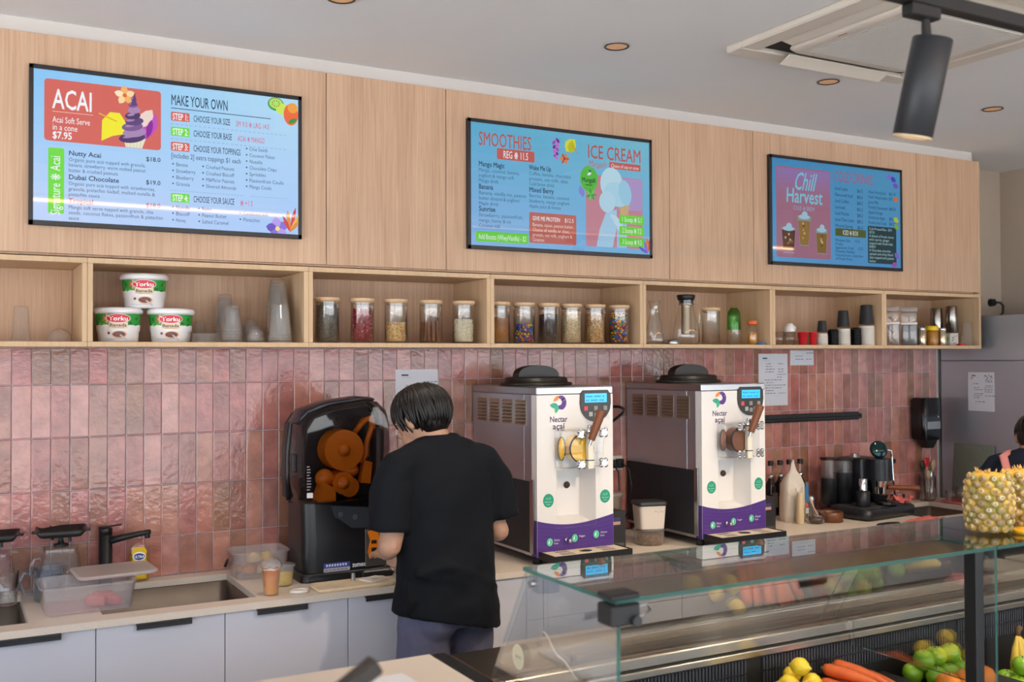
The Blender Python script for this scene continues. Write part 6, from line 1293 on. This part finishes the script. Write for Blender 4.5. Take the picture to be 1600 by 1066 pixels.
# payment tablet stand on the service counter, close to the camera
t = thing('tablet_stand', 'dark tilted tablet stand on the foreground counter, only its corner showing', 'stand', (.53, -2.70, .9))
T_ = Matrix.Translation((.0, 0, .325)) @ Matrix.Rotation(-.55, 4, 'Y')
MB().box(-.17, .085, -.022, .012, -.013, .013, .003, T=T_).build('tablet', M('tablet_grey', '#2c2723', .5), t)
MB().box(-.05, -.012, -.04, -.01, .008, .31, .003).build('pole', M('tablet_grey', '#3a342f', .45), t); MB().box(-.10, .06, -.10, .06, 0, .008, .002).build('foot', DARK, t)
o = MB().box(-.11, .11, -.15, .15, 0, .012, .002).build('paper_pad', M('white_pad', '#dfe0e4', .6), None, (.975, -1.835, .9003), (0, 0, .05)); tag(o, 'white paper pad at the bottom edge of the service counter', 'paper')

# ------------------------------------------------------------------ ceiling things
WARMD = M('downlight_glow', '#c79a72', .5, emit=.35)
for i, (x, y) in enumerate(((1.131, -1.04), (2.231, -1.04), (3.323, -1.06), (4.389, -1.08))):
    t = thing('downlight', ['recessed downlight cut by the top edge of the picture', 'recessed downlight above the middle screen', 'recessed downlight beside the ceiling air conditioner', 'recessed downlight nearest the right wall'][i], 'downlight', (x, y, 2.9495), 0, 'ceiling downlights')
    MB().lathe([(.040, -.001), (.046, -.0015), (.048, -.004), (.0445, -.005), (.041, -.003)], 28).build('rim', M('bronze_black_rim', '#241c17', .4), t)
    MB().lathe([(0, -.0005), (.025, -.0008), (.0405, -.0018)], 28).build('reflector', WARMD, t)
    l = bpy.data.lights.new('downlight_lamp', 'SPOT'); l.energy = 30; l.color = (1, .85, .68); l.spot_size = 1.75; l.spot_blend = .9; l.shadow_soft_size = .035
    lo = bpy.data.objects.new('downlight_lamp', l); COL.objects.link(lo); lo.parent = t; lo.location = (0, 0, -.012)
ac = thing('ceiling_air_conditioner', 'white four way ceiling cassette air conditioner', 'air conditioner', (3.075, -1.71, 2.9495))
ACW = M('aircon_white', '#d8d0c4', .5); H_ = .475
b = MB()
for (x0, x1, y0, y1) in ((-H_, H_, H_-.085, H_), (-H_, H_, -H_, -H_+.085), (-H_, -H_+.085, -H_+.085, H_-.085), (H_-.085, H_, -H_+.085, H_-.085)): b.box(x0, x1, y0, y1, -.028, 0, .006)
b.build('frame', ACW, ac); MB().box(-H_+.086, H_-.086, -H_+.086, H_-.086, -.012, -.001).build('dark_outlet', DEADM, ac)
loft(MB(), [rring(.315, .315, .06, -.014), rring(.325, .325, .06, -.03), rring(.31, .31, .05, -.042), rring(.29, .29, .03, -.044)], cap1=True).build('centre_panel', ACW, ac)
gr = MB().box(-.265, .265, -.255, .255, -.0475, -.0445).build('grille', M('aircon_grille', '#bfbcb6', .5), ac)
for k in range(52): MB().box(-.26, .26, -.250+k*.0098, -.2455+k*.0098, -.0505, -.0477).build('grille_bar', M('aircon_grille_bar', '#d2cec8', .5), gr)
for k, (dx, dy, a) in enumerate(((0, 1, 0), (1, 0, -PI/2), (0, -1, PI), (-1, 0, PI/2))):
    Tf = Matrix.Rotation(a, 4, 'Z') @ Matrix.Translation((0, .357 if k else .372, -.026 if k else -.047)) @ Matrix.Rotation((-.42 if k == 0 else .18), 4, 'X')
    MB().box(-.27, .27, -.03, .032, -.003, .003, .002, T=Tf).build('louvre_flap', ACW, ac)
p = Print(); p.rect(-.022, -.003, .022, .004, '#b05a4a'); o = p.build('brand_mark', P_mat(0, .5), ac, (-.295, .06, -.0462), (-PI/2, 0, PI/2)); 
# suspended track with one spotlight
t = thing('lighting_track', 'black suspended lighting track crossing the top right corner', 'track light', (2.9, -2.585, 2.60))
MB().box(-1.05, 2.2, -.018, .018, 0, .034, .002).build('rail', BLACK, t)
for x in (-.9, .3, 1.9): MB().cyl((x, 0, .034), (x, 0, .3495), .003, n=8).build('hanger_rod', STEEL, t)
t = thing('track_spotlight', 'black cylindrical spotlight hanging from the lighting track', 'spotlight', (2.05, -2.585, 2.5995))
MB().box(-.055, .045, -.018, .018, -.030, 0, .003).build('adapter', BLACK, t); MB().cyl((.01, 0, -.030), (.012, 0, -.075), .010, .012, 12).build('stem', BLACK, t)
Tc = Matrix.Translation((.035, 0, -.070)) @ Euler((math.radians(13), math.radians(3), 0)).to_matrix().to_4x4()
MB().lathe([(0, 0), (.044, 0), (.047, -.003), (.047, -.235), (.044, -.237), (.044, -.225)], 30, T=Tc).build('can', M('spot_black', '#22252a', .42), t)
MB().lathe([(.0462, -.2365), (.0462, -.242), (.038, -.242), (.036, -.232)], 30, T=Tc).build('trim_ring', M('spot_trim', '#d8c2a0', .4), t); MB().lathe([(0, -.229), (.036, -.231)], 24, T=Tc).build('lens', M('spot_lens', '#ffdcae', .3, emit=3), t)
TRACKSPOTS = [t]
def spot_lamp(t):
    l = bpy.data.lights.new('spot_lamp', 'SPOT'); l.energy = 58; l.color = (1, .79, .57); l.spot_size = 1.45; l.spot_blend = .7; l.shadow_soft_size = .03
    lo = bpy.data.objects.new('spot_lamp', l); COL.objects.link(lo); lo.parent = t; lo.location = Tc @ Vector((0, 0, -.25)); lo.rotation_euler = (math.radians(38), 0, 0)
s2 = dup(t, (2.95, -2.585, 2.5995), label='added unseen spotlight on the lighting track just beyond the right edge'); s3 = dup(t, (3.85, -2.585, 2.5995), label='added unseen spotlight on the lighting track farther right, out of frame')  # unseen spotlights added for more warm light on fruit and drawers
for q in (t, s2, s3): spot_lamp(q)
# linear pendant over the customer side (its reflection crosses the screens)
t = thing('linear_pendant', 'long slim linear ceiling light over the customer side, behind the viewer', 'light', (3.15, -4.5, 2.9))
MB().box(-5.15, 5.15, -.02, .02, .012, .0495, .002).build('profile', WHITEP, t); MB().box(-5.14, 5.14, -.016, .016, 0, .0115).build('diffuser', M('led_diffuser', '#ffc890', .5, emit=40), t)
# ------------------------------------------------------------------ people
SKIN = M('skin_tone', '#b48a72', .5, sss=.12, noise=(14, .05))
def remesh(o, vox, sm=6, fac=.6, disp=None):
    r = o.modifiers.new('union', 'REMESH'); r.mode = 'VOXEL'; r.voxel_size = vox; r.use_smooth_shade = True
    if disp:
        for k, (size, st) in enumerate(disp):
            tx = bpy.data.textures.new(o.name+'_folds%d' % k, 'CLOUDS'); tx.noise_scale = size; d = o.modifiers.new('folds%d' % k, 'DISPLACE'); d.texture = tx; d.strength = st; d.mid_level = .5; d.texture_coords = 'LOCAL'
    if sm: s = o.modifiers.new('smooth', 'SMOOTH'); s.iterations = sm; s.factor = fac
    return o
def finger(b, base, d, L, r, curl):
    p = Vector(base); d = Vector(d).normalized(); pts = [p.copy()]; dn = Vector((0, 0, -1))
    for k in range(3): p = p+d*(L*(.45, .32, .23)[k]); pts.append(p.copy()); d = (d+dn*curl).normalized()
    b.tube(pts, [r, r*.98, r*.92, r*.75], 8); b.ball(pts[-1], r*.76, 8)
def hand(b, w_, dr, side):
    """palm plus four fingers and a thumb from the wrist w_ along dr"""
    dr = Vector(dr).normalized(); x = Vector((dr.y, -dr.x, 0)).normalized(); c = w_+dr*.045
    b.tube([w_, w_+dr*.02, w_+dr*.06, w_+dr*.088], [.026, .030, .034, .030], 10, ell=[(1, .62)]*4)
    for k, (off, L) in enumerate(((-.027, .066), (-.009, .076), (.009, .072), (.026, .058))): finger(b, w_+dr*.080+x*off, dr+x*off*3, L, .0082, .35)
    finger(b, w_+dr*.030+x*(-.028*side), dr*.6-x*side*.8, .062, .0092, .2)
def person(name, label, loc, rz, S, hair_col, shirt, pants, style, face=(-.06, .10)):
    root = thing(name, label, 'person', loc, rz); root.scale = (S, S, S)
    hx, hy = face; hc = Vector((hx, hy, 1.537))
    b = MB()
    # head, jaw, nose, ears, neck
    Th = Matrix.Translation(hc) @ Euler((-.42, .10, .35)).to_matrix().to_4x4()
    b.ball((0, 0, .0), (.078, .095, .105), 24, T=Th); b.ball((0, .045, -.062), (.056, .052, .055), 18, T=Th); b.ball((0, .098, -.018), (.014, .020, .024), 10, T=Th); b.ball((0, .088, -.070), (.024, .014, .010), 10, T=Th); b.ball((0, .085, .018), (.05, .016, .012), 10, T=Th)
    for s_ in (-1, 1): b.ball((s_*.080, -.005, -.012), (.011, .022, .033), 12, T=Th)
    b.tube([hc+Vector((.01, -.02, -.05)), (hx*.5, hy*.55, 1.495), (0, .03, 1.43)], [.058, .054, .055], 14)
    # trunk
    b.tube([(0, .035, 1.39), (0, .02, 1.32), (0, .01, 1.2), (0, 0, 1.06), (0, 0, .95), (0, 0, .88)], [.085, .150, .158, .152, .165, .15], 20, ell=[(.72, 1)]*6)
    elbows = {}
    for s_ in (-1, 1):
        sh = Vector((s_*.165, .025, 1.365)); el = Vector((s_*.242, -.005, 1.115)); wr = Vector((s_*.10, .235, 1.04)) if style == 'man' else Vector((s_*.14, .24, 1.06))
        b.tube([sh, sh.lerp(el, .5), el, el.lerp(wr, .35), wr], [.052, .047, .041, .040, .027], 14); b.ball(el, .041, 12); b.ball(sh, .048, 14)
        hand(b, wr, (-s_*.35, .9, -.18), s_)
        hip = Vector((s_*.09, 0, .90)); kn = Vector((s_*.10, .02, .49)); an = Vector((s_*.10, 0, .085))
        b.tube([hip, hip.lerp(kn, .5), kn, kn.lerp(an, .35), an], [.085, .078, .056, .056, .036], 14)
        b.tube([an+Vector((0, -.02, -.03)), an+Vector((0, .08, -.045)), an+Vector((0, .15, -.055))], [.038, .036, .026], 12)
    body = remesh(b.build('body', SKIN, root, weld=True), .0055, 4, .5)
    for s_ in (-1, 1):
        e = MB().ball((0, 0, 0), .0115, 12).build('eye', M('eye_dark', '#2a1d16', .2), root); e.location = Th @ Vector((s_*.031, .083, .003))
    # shirt: trunk and sleeves in one cloth surface
    b = MB(); N_ = 40; rings = []
    prof = [(.835, .212, .172, -.012), (.90, .206, .164, -.01), (.97, .200, .150, -.006), (1.06, .197, .138, -.003), (1.16, .198, .126, .004), (1.27, .202, .124, .012), (1.35, .200, .116, .02), (1.405, .180, .102, .03), (1.44, .140, .088, .04), (1.468, .095, .078, .045), (1.488, .068, .068, .046)]
    for z, a, c, cy_ in prof:
        lo = max(0, (1.0-z)/.16)
        rings.append([(a*math.cos(2*PI*i/N_)*(1+.035*lo*math.sin(3*2*PI*i/N_+1)+.012*math.sin(7*2*PI*i/N_+z*9)), cy_+c*math.sin(2*PI*i/N_)*(1+.03*lo*math.sin(4*2*PI*i/N_)), z+lo*(-.045*math.cos(2*PI*i/N_)-.01)) for i in range(N_)])
    loft(b, rings, True, True)
    for s_ in (-1, 1): b.tube([(s_*.12, .03, 1.395), (s_*.185, .02, 1.375), (s_*.232, .008, 1.295), (s_*.244, -.004, 1.22), (s_*.250, -.008, 1.165)], [.066, .072, .074, .073, .076], 22); b.tube([(s_*.03, .045, 1.425), (s_*.11, .03, 1.40), (s_*.19, .018, 1.345)], [.065, .070, .072], 18)
    # cloth folds across the back
    for a in (((-.19, -.10, 1.02), (-.10, -.145, 1.045), (0, -.146, 1.01), (.10, -.14, .955), (.17, -.10, .93)), ((-.16, -.115, 1.01), (-.06, -.148, 1.0), (.03, -.148, .945), (.09, -.138, .90)), ((-.195, -.06, 1.0), (-.20, -.085, .93), (-.215, -.07, .88))):
        b.tube([Vector(p)+Vector((0, .012, 0)) for p in a], [.012]+[.024]*(len(a)-2)+[.010], 10)
    sh_ = remesh(b.build('t_shirt', M('cloth_'+shirt[1:], shirt, .9, noise=(5, .12), bump=(300, .08), spec=.2), root, weld=True), .008, 10, .6, [(.16, .022), (.06, .010)])
    # trousers
    b = MB(); b.tube([(0, 0, .97), (0, -.006, .90), (0, -.008, .82)], [.165, .18, .165], 22, ell=[(.76, 1)]*3)
    for s_ in (-1, 1):
        b.ball((s_*.085, -.055, .86), (.088, .085, .095), 16)
        b.tube([(s_*.09, -.005, .88), (s_*.098, 0, .70), (s_*.102, .012, .48), (s_*.105, .0, .28), (s_*.105, -.005, .10)], [.098, .096, .082, .078, .074], 18)
    remesh(b.build('trousers', M('cloth_'+pants[1:], pants, .9, noise=(40, .1), bump=(400, .15)), root, weld=True), .008, 3, .5, [(.09, .012)])
    for s_ in (-1, 1):
        b = MB(); loft(b, [rring(.045, .135, .04, 0), rring(.047, .138, .042, .02), rring(.044, .13, .04, .05), rring(.036, .07, .03, .085)], True, True); b.build('shoe', M('dark_shoe', '#26262a', .6), root, (s_*.10, .06, .001))
    # hair: cap plus locks combed down from the crown
    HM = M('hair_'+hair_col[1:], hair_col, .42, noise=(60, .35), stretch=(1, 1, .3), spec=.4)
    b = MB(); b.ball((0, -.012, .022), (.088, .104, .098), 22, T=Th)
    b.ball((0, -.04, -.012), (.080, .068, .072), 18, T=Th)
    rng = random.Random(4)
    def lock(az, L, r0, lift=1.0):
        pts = []; rs = []; of = rng.uniform(-.03, .07); tw = rng.uniform(-.35, .45); fl = rng.uniform(0, .13)
        for q in range(8):
            f_ = q/7; th = .25+f_*L; rr = 1.01+of*f_+.05*math.sin(PI*f_)*lift+fl*max(0, f_-.7)
            pts.append(Th @ Vector((.090*rr*math.sin(th)*math.cos(az+tw*f_), -.010+.106*rr*math.sin(th)*math.sin(az+tw*f_), .020+.100*rr*math.cos(th)))); rs.append(r0*(1-.75*f_**2))
        b.tube(pts, rs, 6)
    if style == 'man':
        for i in range(150):
            az = rng.uniform(-PI, PI); front = math.sin(az) > .55
            lock(az, rng.uniform(1.15, 1.45) if front else rng.uniform(1.5, 2.1), rng.uniform(.006, .012))
        for i in range(70): lock(rng.uniform(-2.9, -.3), rng.uniform(1.85, 2.3), rng.uniform(.006, .010), 1.4)
    else:
        for i in range(90):
            az = rng.uniform(-PI, PI); lock(az, rng.uniform(1.2, 1.5), rng.uniform(.007, .010), .6)
        bc = Th @ Vector((0, -.075, .118)); b.ball(bc, (.048, .048, .042), 16)
        for i in range(14): a = 2*PI*i/14; b.tube([bc+Vector((.03*math.cos(a), .03*math.sin(a), .034)), bc+Vector((.05*math.cos(a+.5), .05*math.sin(a+.5), .01)), bc+Vector((.04*math.cos(a+1), .04*math.sin(a+1), -.03))], .009, 6)
    b.build('hair', HM, root)
    if style != 'man':
        k = MB().lathe([(.034, -.012), (.046, -.012), (.048, 0), (.046, .012), (.034, .012)], 20).build('hair_tie', M('pink_hair_tie', '#d88a86', .8), root); k.location = Th @ Vector((0, -.066, .098)); k.rotation_euler = (.3, 0, 0)
        b = MB()
        for s_ in (-1, 1):
            pts = [(s_*.11, .10, 1.425), (s_*.115, .03, 1.462), (s_*.11, -.06, 1.44), (s_*.06, -.118, 1.36), (-s_*.03, -.146, 1.24), (-s_*.12, -.14, 1.10), (-s_*.17, -.10, 1.02)]
            b.tube(pts, [.022]*7, 8, ell=[(1, .35)]*7)
        b.build('apron_straps', M('pink_apron_strap', '#c9807c', .9), root)
        b = MB(); b.add([(x, y, z) for z in (.62, 1.02) for x, y in [(.225*math.cos(a), .158*math.sin(a)) for a in [PI*i/16 for i in range(17)]]], [[i, i+1, 18+i, 17+i] for i in range(16)], smooth=True).build('apron_skirt', M('pink_apron_strap', '#c9807c', .9), root)
    return root
person('person', 'man in black T-shirt and grey trousers seen from behind, working at the counter', (1.568, -.905, 0), .20, 1.0, '#0e0a09', '#0f1218', '#565870', 'man', (-.035, .10))
person('person', 'person with dark bun, navy top and pink apron straps at the right edge', (4.57, -1.12, 0), -1.4, .885, '#15110f', '#1a2030', '#2a2c36', 'woman', (-.02, .10))
